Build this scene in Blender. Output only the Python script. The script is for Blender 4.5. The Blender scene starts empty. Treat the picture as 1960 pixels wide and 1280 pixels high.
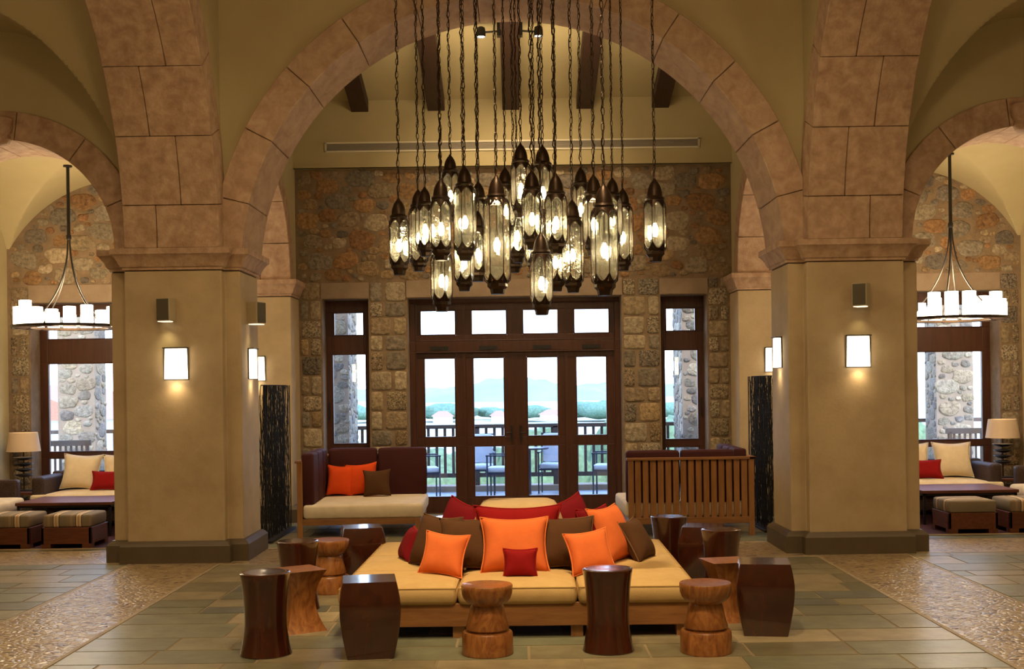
import bpy, bmesh, math, random
from math import pi, sin, cos, sqrt, radians as R
from mathutils import Vector, Matrix
D = bpy.data; S = bpy.context.scene; COL = S.collection

# ------------------------------------------------------------------ camera
TH = .0138
cam_d = D.cameras.new('camera'); cam = D.objects.new('camera', cam_d); COL.objects.link(cam)
cam_d.sensor_fit = 'HORIZONTAL'; cam_d.sensor_width = 36; cam_d.lens = 36 * 2300 / 1960
cam_d.shift_x = -6.7 / 1960; cam_d.shift_y = 101 / 1960
cam_d.clip_end = 4000; cam_d.clip_start = .05
cam.location = (0, 0, 1.65); cam.rotation_euler = (pi / 2, TH, 0)
S.camera = cam

# ------------------------------------------------------------------ world, exposure
S.view_settings.view_transform = 'Standard'; S.view_settings.look = 'None'
S.view_settings.gamma = 1; S.view_settings.exposure = .15; S.view_settings.use_curve_mapping = False
W = D.worlds.new('sky'); S.world = W; W.use_nodes = True
nt = W.node_tree; bg = nt.nodes['Background']
tc = nt.nodes.new('ShaderNodeTexCoord'); sp = nt.nodes.new('ShaderNodeSeparateXYZ'); rp = nt.nodes.new('ShaderNodeValToRGB')
nt.links.new(tc.outputs['Generated'], sp.inputs[0]); nt.links.new(sp.outputs['Z'], rp.inputs[0]); nt.links.new(rp.outputs[0], bg.inputs['Color'])
rp.color_ramp.elements[0].position = 0; rp.color_ramp.elements[0].color = (.66, .82, 1, 1)
rp.color_ramp.elements[1].position = .6; rp.color_ramp.elements[1].color = (.30, .50, 1, 1)
bg.inputs['Strength'].default_value = 6.5

def light(name, kind, loc, energy, color, size=.1, rot=None, target=None, spot=None, blend=.6, shape=None, size_y=None):
    l = D.lights.new(name, kind); l.energy = energy; l.color = color
    if kind == 'AREA':
        l.size = size
        if size_y: l.shape = 'RECTANGLE'; l.size_y = size_y
    elif kind == 'SUN': l.angle = size
    else: l.shadow_soft_size = size
    if kind == 'SPOT': l.spot_size = R(spot); l.spot_blend = blend
    o = D.objects.new(name, l); COL.objects.link(o); o.location = loc
    if target is not None:
        o.rotation_euler = (Vector(target) - Vector(loc)).to_track_quat('-Z', 'Y').to_euler()
    elif rot: o.rotation_euler = rot
    return o
WARM = (1, .69, .37); WARM2 = (1, .74, .42); AMB = (1, .60, .26)
light('sun', 'SUN', (0, 60, 40), 4.5, (1, .97, .92), R(2), target=(-14, 88, 0))
# unseen warm lights added to brighten the hall and aisles
light('key_spot_daybed', 'SPOT', (0, 7.3, 6.9), 1150, WARM2, .12, target=(0, 9.0, .3), spot=36, blend=.8)  # added key spot for the pool of light on the daybed
light('fill_spot_front', 'SPOT', (0, 4.4, 6.9), 620, WARM2, .15, target=(0, 7.3, 0), spot=62, blend=1)
for s in (-1, 1):
    light('fill_spot_pillar', 'SPOT', (s * 2.2, 6.2, 6.9), 210, WARM, .2, target=(s * 3.0, 11.4, 2.0), spot=52, blend=1)
    light('fill_spot_aisle_front', 'SPOT', (s * 5, 8.8, 4.9), 110, WARM, .2, target=(s * 4.9, 9.4, 0), spot=110, blend=1)
    light('fill_spot_side', 'SPOT', (s * 1.9, 3.5, 6.9), 430, WARM2, .2, target=(s * 2.6, 7.2, 0), spot=60, blend=1)
    light('fill_spot_nave_rear', 'SPOT', (s * 1.2, 12.9, 5.8), 420, WARM2, .1, target=(s * 1.8, 14.4, .4), spot=60, blend=1)
light('fill_sloping_ceiling', 'AREA', (0, 13.2, 4.9), 22, WARM2, 2.5, target=(0, 14.6, 7), size_y=.5)  # added area fill turned up at the sloping ceiling, no fixture
light('hall_fill', 'POINT', (0, 4.6, 5.6), 160, WARM, .5)  # unseen point light added to lift the upper hall evenly
for s in (-1, 1): light('aisle_fill', 'POINT', (s * 5, 7.6, 3.3), 42, WARM, .3)  # soft unseen point lights added to brighten the aisle arch walls
light('hall_bounce', 'AREA', (0, 1.5, 6.8), 70, WARM, 4, target=(0, 6, 1.0), size_y=3)

# ------------------------------------------------------------------ materials
MATS = {}
def N(nt, t, **k):
    n = nt.nodes.new(t)
    for a, b in k.items():
        if hasattr(n, a): setattr(n, a, b)
    return n
def mat(name, col, rough=.6, var=.0, vscale=4, bump=0, bscale=60, metallic=0, stretch=None, attr=False, col2=None, spec=.5, detail=6, coat=0, distort=0):
    if name in MATS: return MATS[name]
    m = D.materials.new(name); MATS[name] = m; m.use_nodes = True
    t = m.node_tree; b = t.nodes['Principled BSDF']; L = t.links.new
    b.inputs['Roughness'].default_value = rough; b.inputs['Metallic'].default_value = metallic
    b.inputs['Specular IOR Level'].default_value = spec
    if coat: b.inputs['Coat Weight'].default_value = coat; b.inputs['Coat Roughness'].default_value = .09
    tcn = N(t, 'ShaderNodeTexCoord'); mp = N(t, 'ShaderNodeMapping')
    L(tcn.outputs['Object'], mp.inputs[0])
    if stretch: mp.inputs['Scale'].default_value = stretch
    if attr:
        a = N(t, 'ShaderNodeAttribute'); a.attribute_name = 'Col'; base = a.outputs['Color']
    else:
        rgb = N(t, 'ShaderNodeRGB'); rgb.outputs[0].default_value = (*col, 1); base = rgb.outputs[0]
    if var or col2:
        n = N(t, 'ShaderNodeTexNoise'); n.inputs['Scale'].default_value = vscale; n.inputs['Detail'].default_value = detail
        n.inputs['Roughness'].default_value = .62; n.inputs['Distortion'].default_value = distort
        L(mp.outputs[0], n.inputs['Vector'])
        mr = N(t, 'ShaderNodeMapRange'); mr.inputs['From Min'].default_value = .32; mr.inputs['From Max'].default_value = .68
        L(n.outputs['Fac'], mr.inputs['Value'])
        mx = N(t, 'ShaderNodeMix', data_type='RGBA')
        L(mr.outputs[0], mx.inputs['Factor'])
        if col2: 
            L(base, mx.inputs['A']); mx.inputs['B'].default_value = (*col2, 1)
        else:
            d = N(t, 'ShaderNodeMix', data_type='RGBA', blend_type='MULTIPLY'); d.inputs['Factor'].default_value = 1
            L(base, d.inputs['A']); k = 1 - var; d.inputs['B'].default_value = (k, k * .97, k * .93, 1)
            L(base, mx.inputs['B']); L(d.outputs['Result'], mx.inputs['A'])
        base = mx.outputs['Result']
    L(base, b.inputs['Base Color'])
    if bump:
        n2 = N(t, 'ShaderNodeTexNoise'); n2.inputs['Scale'].default_value = bscale; n2.inputs['Detail'].default_value = 4
        L(mp.outputs[0], n2.inputs['Vector'])
        bp = N(t, 'ShaderNodeBump'); bp.inputs['Strength'].default_value = bump; bp.inputs['Distance'].default_value = .01
        L(n2.outputs['Fac'], bp.inputs['Height']); L(bp.outputs[0], b.inputs['Normal'])
    return m
def emis(name, col, strength):
    m = D.materials.new(name); m.use_nodes = True; b = m.node_tree.nodes['Principled BSDF']
    b.inputs['Base Color'].default_value = (*col, 1); b.inputs['Emission Color'].default_value = (*col, 1); b.inputs['Emission Strength'].default_value = strength
    MATS[name] = m; return m
def glass(name, tint, refl=.06, rough=.0, bump=0, bscale=20):
    m = D.materials.new(name); m.use_nodes = True; t = m.node_tree; t.nodes.clear(); L = t.links.new
    o = N(t, 'ShaderNodeOutputMaterial'); tr = N(t, 'ShaderNodeBsdfTransparent'); g = N(t, 'ShaderNodeBsdfGlossy'); mx = N(t, 'ShaderNodeMixShader'); milky = mx2 = None
    tr.inputs[0].default_value = (*tint, 1); g.inputs['Roughness'].default_value = rough; g.inputs[0].default_value = (1, 1, 1, 1)
    lw = N(t, 'ShaderNodeLayerWeight'); lw.inputs['Blend'].default_value = .35
    mr = N(t, 'ShaderNodeMapRange'); mr.inputs['To Min'].default_value = refl; mr.inputs['To Max'].default_value = .7
    if bump:
        n = N(t, 'ShaderNodeTexNoise'); n.inputs['Scale'].default_value = bscale; tcn = N(t, 'ShaderNodeTexCoord'); L(tcn.outputs['Object'], n.inputs['Vector'])
        bp = N(t, 'ShaderNodeBump'); bp.inputs['Strength'].default_value = bump; bp.inputs['Distance'].default_value = .02; L(n.outputs['Fac'], bp.inputs['Height'])
        L(bp.outputs[0], g.inputs['Normal']); L(bp.outputs[0], lw.inputs['Normal'])
    L(lw.outputs['Facing'], mr.inputs['Value']); L(mr.outputs[0], mx.inputs[0])
    if name == 'lantern_glass':
        tl = N(t, 'ShaderNodeBsdfTranslucent'); tl.inputs[0].default_value = (.80, .82, .72, 1); df = N(t, 'ShaderNodeBsdfDiffuse'); df.inputs[0].default_value = (.8, .82, .72, 1)
        a0 = N(t, 'ShaderNodeMixShader'); a0.inputs[0].default_value = .5; L(tl.outputs[0], a0.inputs[1]); L(df.outputs[0], a0.inputs[2])
        a1 = N(t, 'ShaderNodeMixShader'); a1.inputs[0].default_value = .10; L(tr.outputs[0], a1.inputs[1]); L(a0.outputs[0], a1.inputs[2]); L(a1.outputs[0], mx.inputs[1])
    else: L(tr.outputs[0], mx.inputs[1])
    L(g.outputs[0], mx.inputs[2]); L(mx.outputs[0], o.inputs[0])
    MATS[name] = m; return m
M_PLASTER = mat('plaster_tan', (.54, .42, .255), .75, var=.22, vscale=2.2, bump=.15, bscale=35)
M_CREAM = mat('plaster_cream', (.50, .425, .24), .8, var=.10, vscale=1.2, bump=.08, bscale=30)
M_TRAV = mat('travertine', (.57, .40, .27), .7, col2=(.35, .215, .135), vscale=9, bump=.5, bscale=45, detail=12, distort=.3)
M_TRAVV = mat('travertine_veined', (.56, .40, .27), .65, col2=(.38, .24, .155), vscale=7, bump=.4, bscale=45, stretch=(1, .45, 1), detail=11, distort=.6)
M_JOINT = mat('joint_dark', (.06, .035, .02), .95)  # dark brown mortar core in the joints between blocks
M_PLINTH = mat('plinth_brown', (.115, .085, .05), .5, var=.15, vscale=6, bump=.05)
M_STONE = mat('stone', (.4, .3, .2), .9, var=.62, vscale=22, bump=1.6, bscale=38, attr=True, detail=8)
M_PITTED = mat('stone_pitted', (.4, .34, .26), .9, var=.85, vscale=48, bump=1.5, bscale=60, attr=True, detail=2)
M_MORTAR = mat('mortar', (.27, .19, .115), .95, var=.3, vscale=8, bump=.7, bscale=50)
M_LINTEL = mat('lintel_stone', (.34, .25, .17), .85, var=.2, vscale=5, bump=.4, bscale=60)
M_SLATE = mat('slate', (.2, .2, .15), .38, var=.38, vscale=5, bump=.30, bscale=9, attr=True, detail=8)
M_GROUT = mat('grout', (.30, .235, .14), .8, var=.2)
M_EDGE = mat('strip_edge', (.42, .34, .22), .6, var=.2)
M_DOORW = mat('door_wood', (.085, .025, .010), .42, var=.35, vscale=3, stretch=(9, 9, .8), bump=.1, bscale=30)
M_BEAMW = mat('beam_wood', (.045, .018, .008), .6, var=.4, vscale=4, stretch=(6, 1, 6), bump=.3, bscale=20)
M_TEAK = mat('teak', (.40, .19, .062), .42, col2=(.27, .115, .035), vscale=2.5, stretch=(10, 10, 1.4), bump=.1, bscale=30)
M_TEAKX = mat('teak_long', (.36, .165, .055), .42, col2=(.23, .095, .03), vscale=2.5, stretch=(1.4, 10, 12), bump=.15, bscale=14)
M_STD = mat('stool_dark', (.075, .015, .006), .24, col2=(.030, .006, .003), vscale=4, stretch=(3, 3, .8), coat=1, distort=1.2)
M_STL = mat('stool_light', (.42, .17, .045), .36, col2=(.17, .05, .012), vscale=6, stretch=(2.2, 2.2, .9), coat=.35, distort=2.2)
M_RUSTIC = mat('rustic_wood', (.17, .05, .018), .5, col2=(.10, .026, .01), vscale=4, stretch=(1.2, 6, 8), bump=.1)
def fabric(n, c, v=.12, r=.9, bs=220, b=.25): return mat(n, c, r, var=v, vscale=7, bump=b, bscale=bs, spec=.2)
M_SAND = fabric('fabric_sand', (.60, .41, .175)); M_BOLST = fabric('fabric_bolster', (.56, .41, .22))
M_OAT = fabric('fabric_oatmeal', (.84, .72, .54)); M_CRM = fabric('fabric_cream', (.78, .66, .47))
M_ORG = fabric('fabric_orange', (.80, .185, .048)); M_ORG2 = fabric('fabric_red_orange', (.80, .085, .012)); M_RED = fabric('fabric_red', (.28, .006, .007)); M_DRED = fabric('fabric_dark_red', (.19, .004, .010))
M_BRN = fabric('fabric_brown', (.10, .045, .018)); M_AUB = fabric('fabric_aubergine', (.060, .014, .014), r=.75)
M_PIPE = fabric('piping_orange', (.88, .26, .08)); M_PIPEB = fabric('piping_brown', (.18, .10, .05)); M_PIPER = fabric('piping_red', (.34, .012, .012)); M_PIPES = fabric('piping_sand', (.50, .32, .11)); M_PIPEC = fabric('piping_cream', (.85, .78, .62))
M_RUG = fabric('rug_maroon', (.05, .013, .016), bs=120, b=.6); M_RUGE = fabric('rug_border', (.55, .45, .30))
M_WICK = mat('wicker', (.050, .022, .014), .55, var=.5, vscale=60, bump=1, bscale=90)
M_BLACK = mat('black_metal', (.012, .010, .009), .45); M_BRONZE = mat('bronze_metal', (.045, .026, .015), .38, metallic=.7, var=.3, vscale=9)
M_LACE = mat('black_twine', (.008, .008, .012), .8)
M_GREYP = mat('speaker_paint', (.44, .37, .24), .5); M_GRILL = mat('speaker_grille', (.10, .085, .055), .7, bump=.4, bscale=300)
M_VENT = mat('vent_white', (.72, .66, .50), .5); M_VENTD = mat('vent_dark', (.30, .26, .20), .6)
M_GLASS = glass('window_glass', (.97, .985, 1), .05)
M_LGLASS = glass('lantern_glass', (.90, .92, .86), .16, .03, bump=.5, bscale=14)
M_BULB = emis('bulb_glow', (1, .78, .45), 60); M_CANDLE = emis('candle_glow', (1, .86, .66), 7); M_SCON = emis('sconce_glow', (1, .84, .60), 7)
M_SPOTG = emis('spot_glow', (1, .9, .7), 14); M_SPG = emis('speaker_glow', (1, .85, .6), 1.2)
M_SHADE = mat('lamp_shade_linen', (.62, .48, .34), .9, bump=.2, bscale=200)
MATS['lamp_shade_linen'].node_tree.nodes['Principled BSDF'].inputs['Transmission Weight'].default_value = 0
def stripes(name):
    m = D.materials.new(name); m.use_nodes = True; t = m.node_tree; L = t.links.new; b = t.nodes['Principled BSDF']; b.inputs['Roughness'].default_value = .9
    tcn = N(t, 'ShaderNodeTexCoord'); s = N(t, 'ShaderNodeSeparateXYZ'); L(tcn.outputs['Object'], s.inputs[0])
    mu = N(t, 'ShaderNodeMath', operation='MULTIPLY'); mu.inputs[1].default_value = 4.2; L(s.outputs['X'], mu.inputs[0])
    fr = N(t, 'ShaderNodeMath', operation='FRACT'); L(mu.outputs[0], fr.inputs[0])
    r = N(t, 'ShaderNodeValToRGB'); r.color_ramp.interpolation = 'CONSTANT'; L(fr.outputs[0], r.inputs[0])
    st = [(0, (.25, .19, .12)), (.16, (.32, .25, .16)), (.28, (.25, .19, .12)), (.40, (.05, .03, .02)), (.43, (.62, .48, .30)), (.52, (.38, .22, .12)), (.56, (.62, .48, .30)), (.66, (.05, .03, .02)), (.69, (.22, .18, .12))]
    e = r.color_ramp.elements; e[0].position = 0; e[0].color = (*st[0][1], 1); e[1].position = st[1][0]; e[1].color = (*st[1][1], 1)
    for p, c in st[2:]:
        x = e.new(p); x.color = (*c, 1)
    L(r.outputs[0], b.inputs['Base Color']); MATS[name] = m; return m
M_STRIPE = stripes('striped_fabric')
def pebble():
    m = D.materials.new('pebble_mosaic'); m.use_nodes = True; t = m.node_tree; L = t.links.new; b = t.nodes['Principled BSDF']; b.inputs['Roughness'].default_value = .29
    tcn = N(t, 'ShaderNodeTexCoord'); v = N(t, 'ShaderNodeTexVoronoi'); v.inputs['Scale'].default_value = 27; v.inputs['Randomness'].default_value = .9
    mp = N(t, 'ShaderNodeMapping'); mp.inputs['Scale'].default_value = (.75, 1, 1); L(tcn.outputs['Object'], mp.inputs[0]); L(mp.outputs[0], v.inputs['Vector'])
    s = N(t, 'ShaderNodeSeparateColor'); L(v.outputs['Color'], s.inputs[0])
    r = N(t, 'ShaderNodeValToRGB'); L(s.outputs[0], r.inputs[0]); e = r.color_ramp.elements
    r.color_ramp.interpolation = 'CONSTANT'
    e[0].position = 0; e[0].color = (.10, .055, .035, 1); e[1].position = .13; e[1].color = (.42, .31, .17, 1)
    for p, c in [(.35, (.52, .40, .23)), (.6, (.34, .24, .13)), (.8, (.48, .38, .24))]:
        x = e.new(p); x.color = (*c, 1)
    v2 = N(t, 'ShaderNodeTexVoronoi', feature='DISTANCE_TO_EDGE'); v2.inputs['Scale'].default_value = 27; v2.inputs['Randomness'].default_value = .9; L(mp.outputs[0], v2.inputs['Vector'])
    mr = N(t, 'ShaderNodeMapRange'); mr.inputs['From Min'].default_value = .04; mr.inputs['From Max'].default_value = .16; L(v2.outputs['Distance'], mr.inputs['Value'])
    mx = N(t, 'ShaderNodeMix', data_type='RGBA'); L(mr.outputs[0], mx.inputs['Factor']); mx.inputs['A'].default_value = (.30, .22, .13, 1); L(r.outputs[0], mx.inputs['B'])
    L(mx.outputs['Result'], b.inputs['Base Color'])
    bp = N(t, 'ShaderNodeBump'); bp.inputs['Strength'].default_value = .8; bp.inputs['Distance'].default_value = .006
    mr2 = N(t, 'ShaderNodeMapRange', interpolation_type='SMOOTHSTEP'); mr2.inputs['From Max'].default_value = .35; L(v2.outputs['Distance'], mr2.inputs['Value'])
    L(mr2.outputs[0], bp.inputs['Height']); L(bp.outputs[0], b.inputs['Normal']); MATS['pebble'] = m; return m
M_PEB = pebble()

# ------------------------------------------------------------------ mesh helpers
class MB:
    def __init__(s): s.v = []; s.f = []; s.m = []; s.c = []; s.cur = 0; s.col = (1, 1, 1)
    def add(s, vs, fs, m=None, c=None):
        o = len(s.v); s.v += [tuple(p) for p in vs]
        for f in fs: s.f.append([o + i for i in f]); s.m.append(s.cur if m is None else m); s.c.append(c or s.col)
        return s
    def box(s, x0, y0, z0, x1, y1, z1, m=None, c=None):
        x0, x1 = sorted((x0, x1)); y0, y1 = sorted((y0, y1)); z0, z1 = sorted((z0, z1))
        v = [(x0, y0, z0), (x1, y0, z0), (x1, y1, z0), (x0, y1, z0), (x0, y0, z1), (x1, y0, z1), (x1, y1, z1), (x0, y1, z1)]
        return s.add(v, [(0, 3, 2, 1), (4, 5, 6, 7), (0, 1, 5, 4), (1, 2, 6, 5), (2, 3, 7, 6), (3, 0, 4, 7)], m, c)
    def loft(s, rings, cap0=True, cap1=True, closed=True, m=None, c=None):
        n = len(rings[0]); v = [p for r in rings for p in r]; f = []
        for i in range(len(rings) - 1):
            for j in range(n if closed else n - 1):
                k = (j + 1) % n; f.append((i * n + j, i * n + k, (i + 1) * n + k, (i + 1) * n + j))
        if cap0: f.append(tuple(range(n))[::-1])
        if cap1: f.append(tuple((len(rings) - 1) * n + j for j in range(n)))
        return s.add(v, f, m, c)
    def lathe(s, prof, n=40, c=(0, 0, 0), m=None, cap=True, ph=0):
        return s.loft([[(c[0] + r * cos(2 * pi * j / n + ph), c[1] + r * sin(2 * pi * j / n + ph), c[2] + z) for j in range(n)] for r, z in prof], cap, cap, m=m)
    def tube(s, path, r, n=8, m=None, closed=False, cap=True):
        P = [Vector(p) for p in path]; rings = []; up = None; L = len(P)
        for i, p in enumerate(P):
            if closed: t = P[(i + 1) % L] - P[i - 1]
            else: t = P[min(i + 1, L - 1)] - P[max(i - 1, 0)]
            t.normalize()
            if up is None: up = t.orthogonal().normalized()
            a = (up - t * up.dot(t))
            a = a.normalized() if a.length > 1e-6 else t.orthogonal().normalized()
            up = a; b = t.cross(a); rr = r[i] if isinstance(r, (list, tuple)) else r
            rings.append([tuple(p + (a * cos(2 * pi * j / n) + b * sin(2 * pi * j / n)) * rr) for j in range(n)])
        if closed: rings.append(rings[0]); cap = False
        return s.loft(rings, cap, cap, m=m)
    def bar(s, a, b, w, h=None, m=None):
        a = Vector(a); b = Vector(b); t = (b - a).normalized(); h = h or w
        u = Vector((0, 0, 1)) if abs(t.z) < .9 else Vector((0, 1, 0)); x = t.cross(u).normalized(); y = x.cross(t)
        r = lambda p: [tuple(p + x * w / 2 * i + y * h / 2 * j) for i, j in ((-1, -1), (1, -1), (1, 1), (-1, 1))]
        return s.loft([r(a), r(b)], m=m)
    def build(s, name, mats, parent=None, smooth=None, bevel=0, seg=2, sub=0, recalc=True, loc=None, rot=None):
        me = D.meshes.new(name); me.from_pydata(s.v, [], s.f)
        if not isinstance(mats, (list, tuple)): mats = [mats]
        for m in mats: me.materials.append(m)
        me.polygons.foreach_set('material_index', s.m)
        if any(c != (1, 1, 1) for c in s.c):
            a = me.attributes.new('Col', 'FLOAT_COLOR', 'FACE')
            a.data.foreach_set('color', [x for c in s.c for x in (*c, 1)])
        if recalc:
            bm = bmesh.new(); bm.from_mesh(me); bmesh.ops.recalc_face_normals(bm, faces=bm.faces); bm.to_mesh(me); bm.free()
        if smooth is not None:
            me.shade_smooth(); me.set_sharp_from_angle(angle=R(smooth))
        o = D.objects.new(name, me); COL.objects.link(o)
        if parent: o.parent = parent
        if loc: o.location = loc
        if rot: o.rotation_euler = rot
        if bevel:
            b = o.modifiers.new('bevel', 'BEVEL'); b.width = bevel; b.segments = seg; b.limit_method = 'ANGLE'; b.angle_limit = R(40)
        if sub: q = o.modifiers.new('sub', 'SUBSURF'); q.levels = sub; q.render_levels = sub
        return o
def tag(o, label=None, cat=None, group=None, kind=None):
    if label: o['label'] = label
    if cat: o['category'] = cat
    if group: o['group'] = group
    if kind: o['kind'] = kind
    return o
def thing(name, label, cat, loc=(0, 0, 0), rz=0, group=None):
    o = D.objects.new(name, None); COL.objects.link(o); o.location = loc; o.rotation_euler = (0, 0, rz); o.empty_display_size = .1
    return tag(o, label, cat, group)
def copy_tree(o, parent=None):
    c = o.copy(); COL.objects.link(c); c.parent = parent
    for ch in list(o.children): copy_tree(ch, c)
    return c
def dup(o, label, loc, rz=None, group=None):
    c = copy_tree(o); c.location = loc
    if rz is not None: c.rotation_euler = (o.rotation_euler[0], o.rotation_euler[1], rz)
    c['label'] = label
    if group: c['group'] = group
    return c
def struct(o): o['kind'] = 'structure'; return o
rng = random.Random(7)

# ------------------------------------------------------------------ stonework generator
ORANGE = [(.40, .22, .095), (.43, .25, .11), (.34, .18, .08), (.42, .29, .15)]
GREYS = [(.27, .22, .16), (.31, .26, .19), (.24, .20, .16), (.34, .28, .19)]
TANS = [(.42, .32, .19), (.47, .37, .24), (.38, .28, .17), (.52, .42, .28)]
def stone(mb, cx, cz, w, h, y, col, expo=2.6, n=18, nz=.09, m=1, depth=.026, rot=0, ax='y', sgn=-1):
    pts = []; h2, h3, h5 = (rng.uniform(0, 6.3) for _ in range(3))
    for j in range(n):
        a = 2 * pi * j / n + .1; ca, sa = cos(a), sin(a)
        rr = (abs(ca) ** expo + abs(sa) ** expo) ** (-1 / expo) * (1 + nz * (.6 * sin(2 * a + h2) + .55 * sin(3 * a + h3) + .4 * sin(5 * a + h5)) + rng.uniform(-nz, nz) * .35)
        x, z = w / 2 * ca * rr, h / 2 * sa * rr
        pts.append((x * cos(rot) - z * sin(rot), x * sin(rot) + z * cos(rot)))
    rings = []
    for sc, d in ((1, -.005), (.95, .55 * depth), (.82, .9 * depth), (.45, depth)):
        if ax == 'y': rings.append([(cx + x * sc, y + sgn * d, cz + z * sc) for x, z in pts])
        else: rings.append([(y + sgn * d, cx + x * sc, cz + z * sc) for x, z in pts])
    mb.loft(rings, False, True, m=m, c=col)
def rubble(mb, x0, x1, z0, z1, y, inside, pal=None, ax='y', sgn=-1, cool=0):
    """stones of falling size dropped where they fit; wide mortar between them"""
    S_ = 1.55; placed = []; area = (x1 - x0) * (z1 - z0)
    for rad, tries in ((.165, 26), (.135, 60), (.105, 110), (.08, 190), (.058, 300), (.04, 300)):
        for _ in range(int(tries * area)):
            q = rad * rng.uniform(.86, 1.1); x, z = rng.uniform(x0, x1), rng.uniform(z0, z1)
            if not all(inside(x + a_ * q * .85, z + b_ * q * .85 / S_) for a_ in (-1, 1) for b_ in (-1, 1)): continue
            if any((x - px) ** 2 + ((z - pz) * S_) ** 2 < (q + pr + .008) ** 2 for px, pz, pr in placed): continue
            placed.append((x, z, q))
    for x, z, q in placed:
        p = rng.random(); col = rng.choice(ORANGE if p < .42 else GREYS if p < .72 else TANS)
        if cool: col = rng.choice(GREYS + TANS)
        k = rng.uniform(.75, 1.25); col = tuple(e * k for e in col)
        stone(mb, x, z, 2 * q * 1.02, 2 * q / S_ * 1.06, y, col, rng.uniform(2.1, 3.6), nz=.10, rot=rng.uniform(-.15, .15), ax=ax, sgn=sgn, depth=rng.uniform(.007, .02))
def ashlar(mb, x0, x1, z0, z1, y, quoin=0, pit=.3, ax='y', sgn=-1):
    z = z0; k = 0
    while z < z1 - .06:
        h = min(rng.uniform(.19, .27), z1 - z)
        if z1 - z - h < .1: h = z1 - z
        W = x1 - x0
        if W > .42:
            f = rng.choice((.34, .62, .66, .38)); cells = [(x0, x0 + W * f - .02), (x0 + W * f + .02, x1)]
        else:
            f = .45 if k % 2 else .85
            cells = [(x1 - W * f, x1)] if quoin > 0 else [(x0, x0 + W * f)]
            if f < .6: cells.append((x0 + .03, x1 - W * f - .03) if quoin > 0 else (x0 + W * f + .03, x1 - .03))
        for a, b in cells:
            p = rng.random(); col = rng.choice(TANS + TANS + GREYS[:2] + ORANGE[3:]); q = rng.uniform(.8, 1.15); col = tuple(q * e for e in col)
            stone(mb, (a + b) / 2, z + h / 2, (b - a) * .99, h * .93, y, col, 9, 28, .018, depth=.018, m=2 if rng.random() < pit else 1, ax=ax, sgn=sgn)
        z += h; k += 1

# ------------------------------------------------------------------ floor
def tiles(mb, x0, x1, y0, y1, z=0, hmin=.26, hmax=.55):
    y = y0
    while y < y1 - .03:
        h = min(rng.uniform(hmin, hmax), y1 - y); x = x0 - rng.uniform(0, .4)
        if y1 - y - h < .1: h = y1 - y
        while x < x1 - .03:
            w = rng.uniform(.35, 1.0); a, b = max(x, x0), min(x + w, x1)
            if x1 - b < .12: b = x1; w = 9
            if b - a > .05:
                p = rng.random()
                c = (.20, .205, .13) if p < .40 else (.26, .235, .14) if p < .62 else (.155, .17, .14) if p < .76 else (.33, .28, .165) if p < .93 else (.42, .35, .21)
                k = rng.uniform(.85, 1.15); c = tuple(q * k for q in c); g = .009; tz = z + rng.uniform(.0015, .004)
                mb.box(a + g, y + g, z - .02, b - g, y + h - g, tz, 1, c)
            x += w
        y += h
fl = MB()
fl.box(-9.2, -2.2, -.2, 9.2, 16.05, 0, 0)
tiles(fl, -2.84, 2.84, -2, 11.42)
for s in (-1, 1):
    a, b = sorted((s * 3.74, s * 9)); tiles(fl, a, b, 1, 11.57)
    fl.box(s * 2.87, -2, -.02, s * 3.71, 11.9, .003, 2)
    for e in (2.84, 3.71): fl.box(s * e, -2, -.02, s * (e + .03), 11.9, .004, 3)
    fl.box(s * 3.71, 11.6, -.02, s * 9, 12.56, .003, 2); fl.box(s * 3.71, 11.57, -.02, s * 9, 11.6, .004, 3)
    a, b = sorted((s * 3.9, s * 9)); tiles(fl, a, b, 12.59, 15.5)
fl.box(-3.3, 11.45, -.02, 3.3, 12.56, .0032, 2); fl.box(-2.84, 11.42, -.02, 2.84, 11.45, .004, 3); fl.box(-2.9, 12.56, -.02, 2.9, 12.59, .004, 3)
tiles(fl, -3.7, 3.7, 12.59, 15.98)
struct(fl.build('floor', [M_GROUT, M_SLATE, M_PEB, M_EDGE], bevel=0))

# ------------------------------------------------------------------ walls with arched openings
def arch_wall(mb, axis, u0, u1, t0, t1, zbot, ztop, step=.06, m=0):
    """wall of thickness t0..t1 along u; zbot(u) lower edge"""
    n = max(2, int((u1 - u0) / step)); us = [u0 + (u1 - u0) * i / n for i in range(n + 1)]
    P = (lambda u, t, z: (u, t, z)) if axis == 'x' else (lambda u, t, z: (t, u, z))
    mb.loft([[P(u, t0, zbot(u)), P(u, t1, zbot(u)), P(u, t1, ztop), P(u, t0, ztop)] for u in us], m=m)
def arcz(u, c, r, zc, base=3.03):
    return max(base, zc + sqrt(r * r - (u - c) ** 2)) if abs(u - c) < r else base
def zb(u):
    a = abs(u)
    if a < 2.93: return arcz(a, 0, 2.93, 2.83)
    if a < 6.3: return arcz(a, 5, 1.36, 3.03)
    return 0
w = MB(); arch_wall(w, 'x', -9, 9, 11.77, 12.53, zb, 7.05, .045)
struct(w.build('wall_arcade', M_CREAM, smooth=25))
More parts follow.
